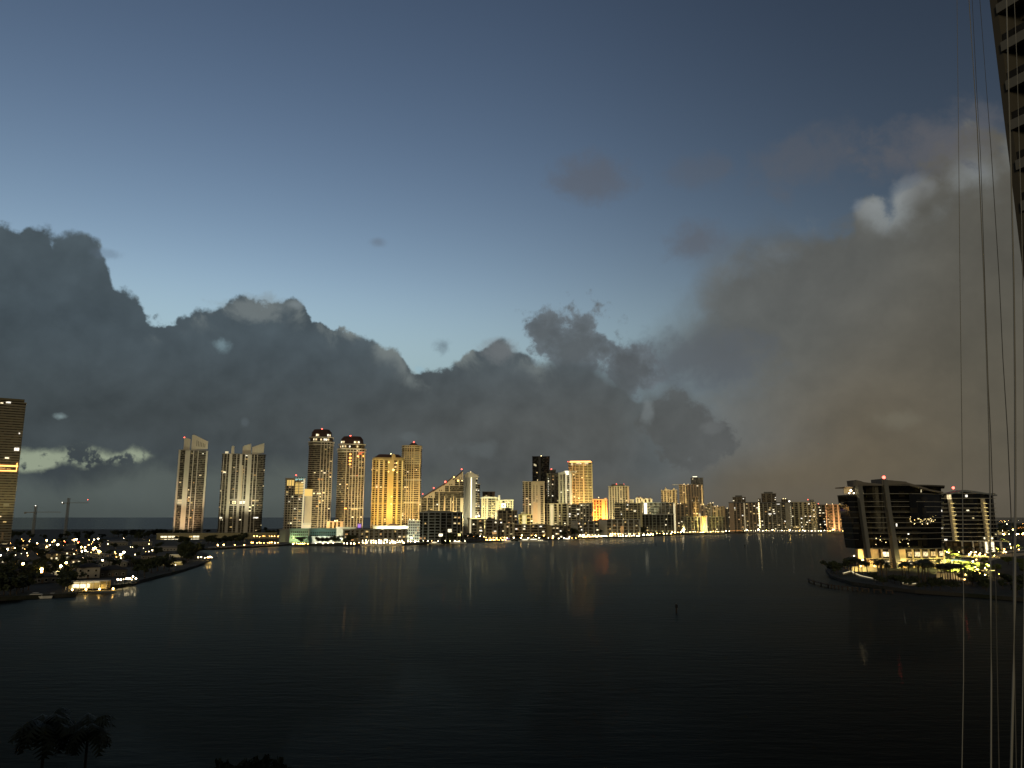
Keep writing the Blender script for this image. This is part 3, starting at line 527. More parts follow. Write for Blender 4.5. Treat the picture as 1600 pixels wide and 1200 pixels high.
c = B('condo_block', 'long olive condo slab ending in a pale pillar beside the round glass block', (960.5, 1003.5), 786.5, 1760, dp=20, fl=13, bays='b2 w.2 b1 w.3 g.7 w.4 g1 w.3 b1.6 w.2 b1.4 w.4 g.7 w.9', wall=(.54, .49, .31), gl='dark', lit=5, slabh=1., bands=((960.5, 970, 793, 2, LIT[2]), (978, 983, 794.5, 2, LIT[0]), (990, 994, 798, 3.6, LIT[1])), yaw=0)
for (a, b, yt, lb) in ((985, 991.5, 778, 'small brown rooftop block with white corner pillars'), (994, 1004.5, 775.5, 'ornate floodlit low tower with twin little domes, dome side'), (1005, 1019.5, 777, 'ornate floodlit low tower with arched white crown')):
    c = B('ornate_block', lb, (a, b), yt + 3, 2150, dp=20, fl=8, bays='w.6 g.6 w.6 g.6 w.6', wall=(.62, .54, .40), gl='warm', lit=3, floods=((0, (1, .82, .5), 8e5, 60, .8, 80),))
    if b - a > 8: MB().ball((c.lx(a + 3), -4, c.lz(yt + 2.6)), 4.5, 10, 6).build('dome', wm(CREAM), c.root); MB().ball((c.lx(b - 3), -4, c.lz(yt + 2.6)), 4.5, 10, 6).build('dome', wm(PALE), c.root)
c = B('glass_block', 'rounded pale glass block with a brilliant white lit stair shaft', (1004, 1053), 785.5, 1860, dp=24, fl=11, bays='g.5 l.9 g4.2 w.2 g1 w.2 g1 w.2 g1.2', wall=(.40, .41, .37), gl='pale', lit=4, slabh=.6, proud=.2, ch=5, floods=((-.3, (1, .92, .7), 8e5, 40, .5, 80),))
c = B('condo_block', 'dark striped condo slab in front of the rounded glass block', (1003.5, 1053), 804, 1790, dp=18, fl=7, bays='g.8 w.25 g1 w.25 g.8 w.3 b1 w.25 g1 w.25 b1 w.3 g.8 w.25 g1 w.2 g.7', wall=(.20, .21, .19), gl='black', lit=3, slabh=.5, boxes=((1003, 1053.5, 803, 804.6, -1.6, 20, GREY, 'cornice'),))
c = B('apartment_tower', 'tan tower crowned by two pointed gables', (1034, 1059), 766, 2250, dp=28, fl=20, bays='g.8 w.5 b1 w.6 b.8 w.3 g.8 w.6 b1 w.6 b.6', wall=(.52, .42, .27), gl='warm', lit=6, polys=(([(1038, 766.5), (1041, 761.2), (1044.5, 766.5)], -1, 22, CREAM, 'gable'), ([(1051, 766.5), (1054, 762), (1057, 766.5)], -1, 22, CREAM, 'gable')), floods=((.1, (1, .76, .42), 1.4e6, 80, .6, 80),))
c = B('apartment_tower', 'massive tan ribbed slab with a row of roof lamps', (1062, 1099), 757.5, 2200, dp=34, fl=28, bays='g1.6 w.3 g.8 w.6 g.6 w.5 g.8 w.6 g.7 w.6 g.6 w.6 g.7 w.6 g.6 w.8', wall=(.50, .40, .26), gl='warm', lit=7, slabh=.7, proud=.3, beacons=((1070, 756, 'warm', .9), (1076.5, 756.4, 'warm', .9), (1082, 756.8, 'warm', .9)), boxes=((1052, 1066, 756.8, 757.6, 3, 20, GREY, 'roof_blade'),), floods=((.2, (1, .72, .38), 2e6, 80, .55, 80),))
B('dark_tower', 'dark tower top with a white lit roof light peering over the ribbed slab', (1081, 1100), 747, 2500, dp=28, fl=34, bays='g1 w.3 g1', wall=(.10, .10, .09), gl='dark', lit=5, boxes=((1084, 1091, 744.3, 745.3, 0, 10, E_['strip'], 'roof_light'), (1083, 1092, 745.3, 748, 0, 14, DGREY, 'roof_house')))
for (xx, yt, D, lb, bb, wl, n) in (((1056, 1075), 788, 1980, 'short brown block with a row of little roof lamps under the ribbed slab', 'w.4 g.7 w.4 g.7 w.4 g.7', TAN, 5), ((1092, 1107), 789.5, 2000, 'stubby pinkish block beside the ribbed slab with lit rooms', 'w1 g.6 w.8 b1', (.50, .38, .27), 6), ((1107, 1115), 787, 2150, 'thin grey block standing in a gap with a bright roof lamp', 'g1 w.4 g.6', GREY, 4), ((1114, 1133.5), 792, 1990, 'tan block with pale corner pillar next to the brown slab', 'w.4 g.6 w.9 g.5 w.7 g.4 w1', TAN, 5), ((1133, 1142), 795, 2080, 'small shadowed block squeezed before the long brown slab', 'g1 w.4 g1', DGREY, 3)):
    B('apartment_block', lb, xx, yt, D, dp=18, fl=10, bays=bb, wall=wl, gl='dark', lit=n, slabh=.7, floods=((.1, (1, .78, .46), 4e5, 50, .6, 90),) if wl not in (GREY, DGREY) else (), beacons=((xx[0] + 4, yt - 1, 'warm', .9), (xx[0] + 8, yt - 1.5, 'warm', .9)))
B('rooftop_crane_house', 'cluster of glowing construction floors stepping above the ribbed slab', (1083, 1092), 777, 2150, dp=16, fl=6, bays='g1 w.3 g1', wall=TAN, gl='gold', lit=8, cat='building')
for (xx, yt, lb) in (((1064, 1095.5), 808, 'dark low condo slab with thin pale fins, nearer the round glass block'), ((1103, 1133), 808, 'dark low condo slab with pale fins beyond the golden entrance tower')):
    B('condo_block', lb, xx, yt, 1930, dp=16, fl=6, bays='g.8 w.2 g.7 w.2 g.9 w.25 g.7 w.2 g.8 w.25 g.8', wall=(.34, .34, .25), gl='dark', lit=3, slabh=.4, proud=.2)
B('entrance_tower', 'golden floodlit stub tower between the two dark low condos', (1094, 1105), 807, 1915, dp=12, fl=5, bays='Y.8 W1.6 L.5', wall=(.68, .50, .22), gl=None, lit=0, boxes=((1093, 1095, 802, 808, 0, 4, E_['soft'], 'corner_light'),), floods=((0, (1, .72, .25), 6e5, 25, .6, 100),), cat='building')
B('stair_tower', 'slim yellow lit stair tower next to the dark condo', (1052.5, 1055.5), 786.5, 1850, dp=10, fl=6, bays='L1', wall=PALE, gl=None, lit=0, cat='building')
# far bay side slabs
c = B('condo_slab', 'long brown slab condo with a dark flat roofline', (1139.5, 1185.5), 785.5, 2060, dp=20, fl=15, bays='W1.5 g.6 w.3 g.8 w.5 g.6 w.3 L.12 w.3 g.8 w.4 g.7 w.3 g.8 w.3 g.6', wall=(.46, .34, .24), gl='dark', lit=12, slabh=.6, proud=.3, boxes=((1139, 1186, 784.6, 786, -2, 24, DGREY, 'parapet'),))
c = B('condo_slab', 'long grey slab condo with a string of stairway lights at its end', (1185.5, 1236.5), 785.5, 2070, dp=20, fl=15, bays='w.5 g.8 w.3 g1 w.3 g.8 w.4 b1 w.3 b1 w.4 g1 w.3 W1.4', wall=(.36, .34, .28), gl='dark', lit=14, slabh=.6, proud=.3, boxes=((1185, 1237, 784.6, 786, -2, 24, DGREY, 'parapet'),), bands=((1201, 1206, 803, 3, LIT[3]), (1214.5, 1219.5, 788, 2.4, LIT[3])))
for k in range(15): MB().box(c.lx(1185.2), c.lx(1187), -12.6, -11.6, c.lz(786.6 + 2.7 * k), c.lz(785.2 + 2.7 * k)).build('stairway_light', E_['warm'], c.root)
for k in range(10): MB().box(c.lx(1235.4), c.lx(1236.4), -12.6, -11.6, c.lz(793 + 3.2 * k), c.lz(791.8 + 3.2 * k)).build('stairway_light', E_['soft'], c.root)
for (xx, yt, lb) in (((1146, 1166), 777, 'distant lamp dotted block over the brown slab condo'), ((1191, 1214), 771.5, 'distant tiered block with clustered lights over the grey slab condo'), ((1222, 1232), 780.5, 'small roof house with one lamp behind the grey slab condo'), ((1186, 1190), 779.5, 'thin dark tower stub behind the joint of the two slab condos')):
    B('distant_block', lb, xx, yt, 2700, dp=24, fl=16, bays='g1 w.4 g1 w.4 g1', wall=(.26, .22, .16), gl='warm', lit=4, beacons=tuple((xx[0] + 1.5 + i * (xx[1] - xx[0] - 3) / 4, yt - (1.5 if i % 2 else .2), 'warm', 1.1) for i in range(5)) if xx[1] - xx[0] > 8 else (), boxes=(((xx[0] + 4, xx[1] - 5, yt - 3, yt, 4, 12, DGREY, 'roof_house'),) if xx[1] - xx[0] > 15 else ()))
c = B('condo_slab', 'olive slab condo with lit ground floor nearest the tree covered point', (1237, 1276), 785, 2060, dp=20, fl=14, bays='g.7 w.3 g1 w.6 g.6 w.7 b.9 w.3 g.8 w.7 g.4 w.6', wall=(.46, .42, .28), gl='dark', lit=16, slabh=.7, proud=.3, bands=((1239, 1248, 824, 3, LIT[2]), (1253, 1257, 806, 2, LIT[2]), (1259, 1263, 816, 2, LIT[1])), boxes=((1266, 1273, 780.8, 785, 3, 10, DGREY, 'roof_house'),), beacons=((1234.5, 783, 'white', 2.0), (1264, 780.5, 'red', 1.)))
B('apartment_block', 'dim block with staggered bright landings beside the brick building', (1276.5, 1290), 789, 2160, dp=16, fl=9, bays='w.5 g1 w.3 g1', wall=(.28, .24, .17), gl='dark', lit=12, beacons=((1280, 787, 'red', .9),))
c = B('brick_building', 'red brown brick apartment building with pale pillars, just clear of the glass offices', (1290, 1326), 789, 2000, dp=18, fl=9, bays='w.4 g1 b1 w.5 g1 w.5 g1 w.5 g1 w.5', wall=(.46, .29, .19), slabwall=(.26, .13, .08), gl='warm', lit=3, slabh=.9, floods=((-.2, (1, .62, .34), 4e5, 40, .5, 100), (.3, (1, .66, .4), 4e5, 40, .5, 100)), beacons=((1293, 787.6, 'warm', .9), (1302, 787.4, 'warm', .7), (1314, 787.2, 'warm', .9), (1324, 788, 'warm', 1.2)))

# ------------------------------------------------------------------ the low front row along the seawall
B('school_building', 'long low beige building with two rows of yellow lit windows', (248, 435), 833.5, 1360, dp=30, fl=2, bays='W1', wall=(.34, .30, .17), gl=None, lit=0, roof=.8, cat='building', yaw=0,
  boxes=tuple((a, a + 4.5, 836.8 + r * 4.8, 839.2 + r * 4.8, -1.8, 1, LIT[1] if (a + r) % 3 else LIT[2], 'lit_window') for a in (254, 259.2, 265, 270.4, 276, 297, 302.5, 307.5) for r in (0, 1)) + ((294.5, 300, 845, 853, -1.8, 1, E_['soft'], 'lit_entrance'), (306, 311, 846, 852, -2, 1, E_['ystrip'], 'lit_entrance'), (312, 320, 849.5, 855, -2, 1, E_['soft'], 'lit_entrance')))
B('plain_block', 'blank grey green block at the bend of the seawall', (437, 452.5), 827.5, 1180, dp=18, fl=3, bays='W1', wall=(.24, .25, .23), gl=None, lit=0, roof=.5, cat='building')
c = B('school_building', 'pale teal school block with a yellow lit forecourt', (453, 482.5), 826.5, 1170, dp=18, fl=4, bays='W1', wall=TEAL, gl=None, lit=0, roof=.6, cat='building', floods=((-.3, (1, .95, .45), 8e4, 16, .1, 100), (.2, (.9, 1, .6), 4.5e4, 22, .4, 110)))
for r in range(3):
    for k in range(9): MB().box(c.lx(455.5 + k * 3), c.lx(457 + k * 3), -10.8, -10.4, c.lz(832.5 + r * 4.4), c.lz(830.2 + r * 4.4)).build('window', GL['dark'], c.root)
c = B('school_building', 'dim teal school block set back behind the white hall', (483.5, 531), 826, 1210, dp=18, fl=4, bays='W1', wall=(.20, .31, .28), gl=None, lit=0, roof=.6, cat='building', floods=((0, (.7, 1, .9), 6e4, 26, .4, 110),))
for r in range(2):
    for k in range(13): MB().box(c.lx(486 + k * 3.3), c.lx(487.6 + k * 3.3), -10.8, -10.4, c.lz(833.5 + r * 4.4), c.lz(831 + r * 4.4)).build('window', GL['dark'], c.root)
B('white_hall', 'low floodlit white hall with palm shadows on its wall', (488, 526), 838.5, 1140, dp=14, fl=1, bays='W1', wall=WHITE, gl=None, lit=0, roof=.5, cat='building', floods=((-.2, (.95, 1, .85), 9e4, 18, .4, 120), (.25, (.95, 1, .85), 9e4, 18, .4, 120)))
c = B('white_building', 'white L-shaped building with a long bright cornice and stacked terraces', (526, 537.5), 824, 1170, dp=14, fl=5, bays='W1', wall=WHITE, gl=None, lit=0, roof=.6, cat='building', boxes=((531, 556, 823.5, 827.5, 2, 6, (.7, .72, .6), 'cornice_wing'), (524, 534, 837, 839, -3, 3, WHITE, 'terrace'), (524, 534, 842, 844, -3.2, 3, WHITE, 'terrace'), (525, 533, 839.2, 841.6, -1.9, .6, GL['dark'], 'window'), (536, 547, 846, 850, -3, 1, E_['ystrip'], 'lit_ground_floor')), floods=((0, (.95, 1, .75), 1.2e5, 20, .7, 110),))
B('purple_sign_board', 'small purple lit board on the roofs between the dark capped tower and the white building', (558.5, 564.5), 818.5, 1300, dp=3, fl=2, bays='W1', wall=(.1, .08, .2), gl=None, lit=0, cat='sign', boxes=((559, 564, 819, 824.5, -2, .6, E_['purple'], 'lit_panel'),))
B('resort_podium', 'low peach resort podium lit from below between the two dark capped towers', (511, 536), 815.5, 1560, dp=20, fl=2, bays='w1 g.8 w.6 g.8 w.6 g.8 w1', wall=(.60, .42, .26), gl='gold', lit=4, cat='building', floods=((0, (1, .70, .40), 5e5, 40, .6, 100),), beacons=((523, 814, 'warm', 1.4), (526.5, 813.5, 'warm', 1.2)))
B('resort_podium', 'bright white low podium with a red tiled hip roof at the golden hotel foot', (583, 640), 822.5, 1500, dp=24, fl=1, bays='W1', wall=(.66, .62, .5), gl=None, lit=0, cat='building', polys=(([(602, 822), (610, 818.5), (618, 818.5), (625, 822)], 2, 14, ROOFRED, 'hip_roof'),), floods=((-.2, (1, .9, .7), 4e5, 20, .5, 120), (.3, (1, .9, .7), 4e5, 20, .5, 120)))
B('condo_block', 'long dark four storey waterfront condo behind a row of lamps', (537, 636), 827.8, 1135, dp=16, fl=5, bays='w.5 g1.6 w.6 g.8 w.6 g.9 w.7 b1 w.6 g1 w.5 g1 w.7 b1 w.5 g1 w.6 g.9 w.5 g1 w.7 g1 w.5 b1 w.6 g.8 w.5', wall=(.21, .21, .18), gl='dark', lit=8, slabh=.5, proud=.3)
B('white_building', 'white gridded midrise with lights along its roof edge', (638, 655.5), 814, 1180, dp=14, fl=8, bays='w.3 g.5 w.3 g.5 w.3 g.5 w.3 g.5 w.3 g.5 w.3', wall=(.64, .66, .58), gl='grey', lit=5, slabh=1.4, proud=1.0, beacons=((640, 811.5, 'white', .8), (646, 812, 'white', .8), (652, 813, 'warm', 1.0)), floods=((-.2, (1, 1, .8), 2e5, 30, .6, 110),))
B('dark_condo', 'big black glass condo with grey fins in front of the stepped resort', (655.5, 722.5), 801, 1190, dp=18, fl=10, bays='g1.2 w.25 g1.6 w.5 b2 w.25 b1.6 w.5 g1.8 w.25 g1.8 w.5 b1.4 w.4 g.8 w.25 g.6', wall=(.19, .20, .19), gl='black', lit=7, slabh=.35, proud=.2, boxes=((664, 704, 798, 801.5, 3, 10, DGREY, 'roof_house'), (713.5, 720, 834, 837.5, -2, 1, E_['ystrip'], 'lit_entrance'), (700, 706, 826.5, 831.5, -1.6, .8, LIT[1], 'lit_window'), (686, 692, 834, 838, -1.6, .8, E_['strip'], 'lit_window')), beacons=((671, 800, 'warm', 1.1), (683, 801.5, 'white', 1.0), (694, 808, 'white', .7)))
B('seafront_building', 'brown block with a lime lit rooftop terrace and lit corner stair', (731, 757), 810.5, 1420, dp=16, fl=6, bays='w.6 L.5 w.3 g1.6 w.6 g1.6 w.4', wall=(.36, .33, .22), gl='grey', lit=6, boxes=((735, 757, 809.6, 810.6, -1.8, 14, E_['ystrip'], 'terrace_light'),), beacons=((744, 807.5, 'warm', 1.8), (748, 806, 'white', 1.6)), yaw=0)
B('seafront_building', 'grey hipped block with a lit pink lower terrace', (758, 778), 813, 1400, dp=16, fl=6, bays='w.4 b2 w.4 g1 w.4', wall=(.26, .25, .23), gl='dark', lit=4, polys=(([(757, 813), (763, 809.5), (773, 810), (778.5, 814)], -1, 16, ROOFDK, 'hip_roof'),), boxes=((769, 776, 831, 834.5, -2.4, 1, E_['orange'] if False else LIT[4], 'lit_terrace'),))
for (xx, yt, D, lb, wl, bb, n) in (((777, 788), 821, 1410, 'narrow grey infill building beside the pale three storey block', DGREY, 'g1 w.3 g1', 2), ((787.5, 804), 818.5, 1400, 'pale three storey block with a small lit lobby by the marina', (.46, .42, .29), 'w1 g1 w.6 g1 w1', 4), ((804, 853), 820, 1440, 'long low apartment row with grey balcony bands', (.33, .30, .24), 'b2 w.3 b2 w.3 b2 w.3 b2', 8), ((853, 862), 822, 1450, 'plain olive stair block joining two low apartment rows', (.34, .29, .17), 'W1', 0), ((862, 892), 822, 1455, 'low brown apartment row with thin pale fins', (.20, .18, .13), 'g1 w.2 g1 w.2 g1 w.2 g1 w.2 g1', 7), ((892, 936), 814.5, 1500, 'dark grey midrise with a pale blank end wall and scattered lit rooms', (.27, .27, .25), 'W1.6 g1 w.3 g.9 w.3 g1 w.3 g1', 10), ((936, 1000.5), 812, 1560, 'grey concrete frame building with staggered square openings', (.36, .36, .33), 'W1.6 w.3 g1 w.3 g1 w.3 g1 w.3 g1 w.3 g1 w.3 g1 w.4', 5)):
    c = B('seafront_building', lb, xx, yt, D, dp=15, fl=5 if xx[1] - xx[0] > 30 else 4, bays=bb, wall=wl, gl='dark' if 'W1' != bb else None, lit=n, slabh=1.0 if 'balcony' in lb else .7, proud=.5, beacons=(((xx[0] + xx[1]) / 2 + 6, yt - .5, 'warm', 1.),) if n > 3 else ())
    if 'staggered' in lb: MB().box(c.lx(969.5), c.lx(974.5), -9.4, -8.6, c.lz(833), c.lz(822)).build('peach_panel', wm((.75, .52, .34)), c.root); flood(c.root.matrix_world @ Vector((0, 0, 0)) if False else Vector(ond(972, 836, 1530)), ond(972, 828, 1552), (1, .7, .4), 3e4, 90)
# ------------------------------------------------------------------ ground, water
def seg(pts, z=0.): return [tuple(onz(px, py, z).xy) for px, py in pts]
def landmat(name):
    m, nt, b = newmat(name)
    tc = nt.nodes.new('ShaderNodeTexCoord'); n1 = noise(tc.outputs['Object'], .03, 5.); n2 = noise(tc.outputs['Object'], .6, 4.)
    c = mixc(sstep(n1 * .7 + n2 * .3, .42, .58), (.016, .021, .010, 1.), (.045, .042, .036, 1.))
    nt.links.new(c, b.inputs['Base Color']); b.inputs['Roughness'].default_value = .95
    return m
LAND = landmat('ground_mix')
def land(name, poly, z=GZ): return tag(MB().prism(poly, -3, z).build(name, LAND), kind='structure')
shore = seg([(300, 859), (330, 859.5), (440, 853.5), (452, 852.5), (540, 853), (640, 852), (655, 851), (690, 848.5), (740, 848), (790, 846), (850, 843.5), (940, 841), (1000, 839.5), (1055, 836.5), (1130, 834), (1142, 832.5), (1300, 832.3), (1345, 833)])
land('mainland', shore + [(1500, 1900), (3200, 2300), (5200, 3400), (4500, 5200), (1500, 4600), (300, 3300), (-900, 2500), (-2300, 2300), (-2300, 1500), (-900, 1300)])
isl = seg([(-140, 952), (0, 939), (60, 935.5), (118, 932.5), (121, 927), (160, 922), (205, 916), (219, 911), (250, 903), (285, 894), (318, 883), (329, 876), (324, 868), (306, 862)])
land('island', isl + [(-420, 1150), (-420, 1450), (-1500, 1500), (-900, 700)], GZ - .1)
pen = seg([(1290, 893), (1299, 904), (1330, 914), (1380, 921), (1430, 927), (1500, 932), (1600, 940), (1760, 960)])
land('peninsula', pen + [(1300, 600), (1500, 1300), (1400, 1990), (900, 1990), (640, 1000)] + seg([(1345, 868), (1325, 881)]), GZ - .1)
lawn = tag(MB().prism([(-260, 40), (260, 40), (260, 96), (60, 108), (-60, 112), (-160, 108), (-260, 96)], -3, GZ).build('shore_lawn', LAND), kind='structure')
def watermat():
    m, nt, b = newmat('bay_water'); nt.nodes.remove(b); out = nt.nodes['Material Output']
    tc = nt.nodes.new('ShaderNodeTexCoord')
    def mapped(sx, sy, rot):
        mp = nt.nodes.new('ShaderNodeMapping'); mp.inputs['Scale'].default_value = (sx, sy, 1); mp.inputs['Rotation'].default_value = (0, 0, R(rot)); nt.links.new(tc.outputs['Object'], mp.inputs[0]); return mp.outputs[0]
    w1 = noise(mapped(.10, .34, 6), 1., 3., .55); w2 = noise(mapped(.45, 1.1, -8), 1., 3., .6)
    lane = sstep(noise(mapped(.0035, .020, 3), 1., 4., .55), .36, .66)
    h = (w1 * 1.5 + w2 * .5) * (lane * .4 + .65)
    bp = nt.nodes.new('ShaderNodeBump'); bp.inputs['Strength'].default_value = WAVE; bp.inputs['Distance'].default_value = 1.; nt.links.new(h.v, bp.inputs['Height'])
    bs = nt.nodes.new('ShaderNodeBump'); bs.inputs['Strength'].default_value = .035; bs.inputs['Distance'].default_value = 1.; nt.links.new(w1.v, bs.inputs['Height'])
    def gloss(r, nrm, col):
        g = nt.nodes.new('ShaderNodeBsdfGlossy'); g.distribution = 'BECKMANN'; g.inputs['Color'].default_value = col; nt.links.new(nrm.outputs[0], g.inputs['Normal'])
        q = r.v if isinstance(r, X) else r
        if isinstance(q, float): g.inputs['Roughness'].default_value = q
        else: nt.links.new(q, g.inputs['Roughness'])
        return g
    ga = gloss(lane * .07 + WROUGH, bp, WCOL); gb = gloss(.055, bs, (.85, .84, .80, 1))
    gx = nt.nodes.new('ShaderNodeMixShader'); gx.inputs[0].default_value = .065; nt.links.new(ga.outputs[0], gx.inputs[1]); nt.links.new(gb.outputs[0], gx.inputs[2])
    df = nt.nodes.new('ShaderNodeBsdfDiffuse'); df.inputs['Color'].default_value = (.003, .005, .006, 1)
    fr = nt.nodes.new('ShaderNodeFresnel'); fr.inputs['IOR'].default_value = WIOR; nt.links.new(bp.outputs[0], fr.inputs['Normal'])
    mx = nt.nodes.new('ShaderNodeMixShader'); nt.links.new(fr.outputs[0], mx.inputs[0]); nt.links.new(df.outputs[0], mx.inputs[1]); nt.links.new(gx.outputs[0], mx.inputs[2]); nt.links.new(mx.outputs[0], out.inputs[0])
    return m
WCOL = (.28, .26, .195, 1)
WAVE = .12; WROUGH = .40; WIOR = 1.10
wb = MB(); ys = [-400, 30, 300, 800, 2050]
for i in range(len(ys) - 1): wb.quad((-3000, ys[i], 0), (3000, ys[i], 0), (3000, ys[i + 1], 0), (-3000, ys[i + 1], 0))
tag(wb.build('water', watermat()), kind='structure')
oc, ont, ob = newmat('open_sea'); ob.inputs['Base Color'].default_value = (.004, .006, .007, 1); ob.inputs['Roughness'].default_value = .22; ob.inputs['IOR'].default_value = 1.07
wb = MB(); wb.quad((-80000, 2050, -.05), (80000, 2050, -.05), (80000, 85000, -.05), (-80000, 85000, -.05)); wb.quad((-80000, -400, -.05), (-3000, -400, -.05), (-3000, 2050, -.05), (-80000, 2050, -.05)); wb.quad((3000, -400, -.05), (80000, -400, -.05), (80000, 2050, -.05), (3000, 2050, -.05))
tag(wb.build('sea', oc), kind='structure')
tag(MB().prism(seg([(325, 858.6), (440, 853.2), (450, 852.4), (450, 851.8), (440, 852.5), (325, 857.8)]), 0, 2.6).build('seawall', wm(GREY)), 'pale concrete seawall curving below the long school building', 'seawall')

# ------------------------------------------------------------------ trees
def leafcloud(rng, clumps, nq, q, mat):
    mb = MB()
    for (cx, cy, cz, rx, rz_) in clumps:
        for i in range(nq):
            u = Vector((rng.gauss(0, 1), rng.gauss(0, 1), rng.gauss(0, 1))).normalized() * (rng.random() ** .4)
            p = Vector((cx + u.x * rx, cy + u.y * rx, cz + u.z * rz_)); s = q * rng.uniform(.6, 1.3)
            a = Vector((rng.gauss(0, 1), rng.gauss(0, 1), rng.gauss(0, .6))).normalized() * s; b = a.cross(Vector((rng.gauss(0, 1), rng.gauss(0, 1), rng.gauss(0, 1))).normalized()).normalized() * s * .7
            mb.quad(p - a - b, p + a - b, p + a + b, p - a + b)
    return mb
def broad_tree(seed, leaf, h=8.):
    rng = random.Random(seed); t = thing('leafy_tree', 'x', 'tree', (0, 0, -500))
    cl = [(rng.gauss(0, 1.7), rng.gauss(0, 1.7), h * rng.uniform(.45, .88), rng.uniform(1.1, 2.0), rng.uniform(.8, 1.4)) for i in range(11)]
    tr = MB().tube([(0, 0, 0), (.1, .05, h * .25), (.2, 0, h * .5)], [.32, .24, .16])
    for c in cl[:5]: tr.tube([(.1, .02, h * .3), (c[0] * .5, c[1] * .5, (h * .3 + c[2]) / 2), (c[0], c[1], c[2])], [.15, .1, .04], 4)
    tr.build('trunk', BARK, t); leafcloud(rng, cl, 70, .42, leaf).build('crown', leaf, t)
    return t
def palm_tree(seed, h=9., nf=16, L=3.0):
    rng = random.Random(seed); t = thing('palm_tree', 'x', 'palm', (0, 0, -500))
    lean = rng.uniform(-.5, .5)
    MB().tube([(0, 0, 0), (lean * .3, 0, h * .4), (lean, 0, h)], [.26, .17, .15], 7).build('trunk', BARK, t)
    mb = MB()
    for i in range(nf):
        a = 2 * pi * i / nf + rng.uniform(-.2, .2); el = rng.uniform(-.35, 1.1); dirv = Vector((cos(a), sin(a), 0)); side = Vector((-sin(a), cos(a), 0)); p = Vector((lean, 0, h)); pitch = el
        ll = L * rng.uniform(.85, 1.1); n = 9; prev = p
        for k in range(n):
            st = ll / n; p = prev + (dirv * cos(pitch) + Vector((0, 0, 1)) * sin(pitch)) * st; pitch -= .13 + .05 * k / 2
            w = L * .30 * sin(pi * (k + .9) / (n + .8)) ** .6
            for sg in (-1, 1):
                tip = (prev + p) / 2 + side * sg * w + Vector((0, 0, -w * .55)) + dirv * .25
                mb.quad(prev, p, tip + dirv * .07, tip - dirv * .05)
            prev = p
    mb.build('crown', PALM, t)
    return t
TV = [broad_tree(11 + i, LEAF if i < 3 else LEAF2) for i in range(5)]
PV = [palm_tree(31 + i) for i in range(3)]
def plant(src, loc, label, group, sc=1., flat=1.):
    r = dup(src, loc, random.uniform(0, 6.28), label, group, (sc * random.uniform(.9, 1.25), sc * random.uniform(.9, 1.25), sc * flat)); return r
def trees_px(pts, z, label, group, smin, smax, kinds=TV[:3], name=None):
    for px, py in pts:
        p = onz(px, py, z); r = plant(random.choice(kinds), p, label, group, random.uniform(smin, smax))
        if name: r.name = name; r['category'] = 'shrub'
def scatter(n, x0, x1, y0, y1, f=None):
    out = []
    while len(out) < n:
        px, py = random.uniform(x0, x1), random.uniform(y0, y1)
        if f is None or f(px, py): out.append((px, py))
    return out

# ------------------------------------------------------------------ lamps
def lamp_proto(name, cat, h, r, mat):
    t = thing(name, 'x', cat, (0, 0, -500))
    MB().tube([(0, 0, 0), (0, 0, h)], .09, 5).build('post', METAL, t); MB().ball((0, 0, h), r, 8, 5).build('lamp_globe', E_[mat], t)
    return t
LP = {}
def lamp(px, py, h, kind, label, group, z=GZ, D=None, r=.55, name='street_lamp', cat='lamp'):
    key = (name, kind, h, r)
    if key not in LP: LP[key] = lamp_proto(name, cat, h, r, kind)
    p = onz(px, py, z + h) if D is None else ond(px, py, D)
    return dup(LP[key], (p.x, p.y, z if D is None else p.z - h), 0, label, group)

# ------------------------------------------------------------------ far left: tower under construction, cranes
c = B('unfinished_tower', 'brownish tower still under construction at the picture edge with one orange lit floor', (-70, 29.5), 627, 1120, dp=40, fl=54, bays='b3 g.25 b3 g.3 b2.6 g.2 b3', wall=(.30, .24, .13), slabwall=(.25, .23, .175), gl='warm', lit=4, slabh=2.5, proud=1.2, pier=1.2, seed=3,
      boxes=((-70, 28, 620.5, 624, 2, 20, (.2, .17, .1), 'roof_house'), (-70, 29, 726, 728, -2.2, 3, E_['orange'], 'work_light_strip'), (-70, 28, 734, 735.5, -2.2, 3, E_['orange'], 'work_light_strip'), (26.8, 28, 722, 735, -2.2, 3, E_['orange'], 'work_light_strip'), (20, 28, 698, 702.5, -2.2, 2, LIT[3], 'lit_window'), (13, 22, 786, 791, -2.2, 2, (.35, .34, .28), 'screen_panel'), (15.5, 18.5, 832, 843, -1.5, 3, TAN, 'ground_column'), (-70, 20, 842, 844, -1.5, 3, (.3, .24, .15), 'podium_slab')),
      beacons=((4.5, 619.5, 'warm', 1.2),), floods=((.3, (1, .74, .36), 4.5e5, 70, .6, 80),))
for px, py, w_, k in ((10, 714.5, 5, 1), (3, 779, 3, 1), (10, 807, 2.6, 0), (18, 815.5, 4, 2), (2, 627.5, 6, 3), (25.5, 675, 1.6, 3), (4, 731, 8, 4), (15, 732, 5, 4)): x = c.lx(px); MB().box(x - w_ / 2, x + w_ / 2, -c.dp / 2 - 2.6, -c.dp / 2 - 1, c.lz(py + 1), c.lz(py - 1)).build('work_lamp', LIT[k], c.root)
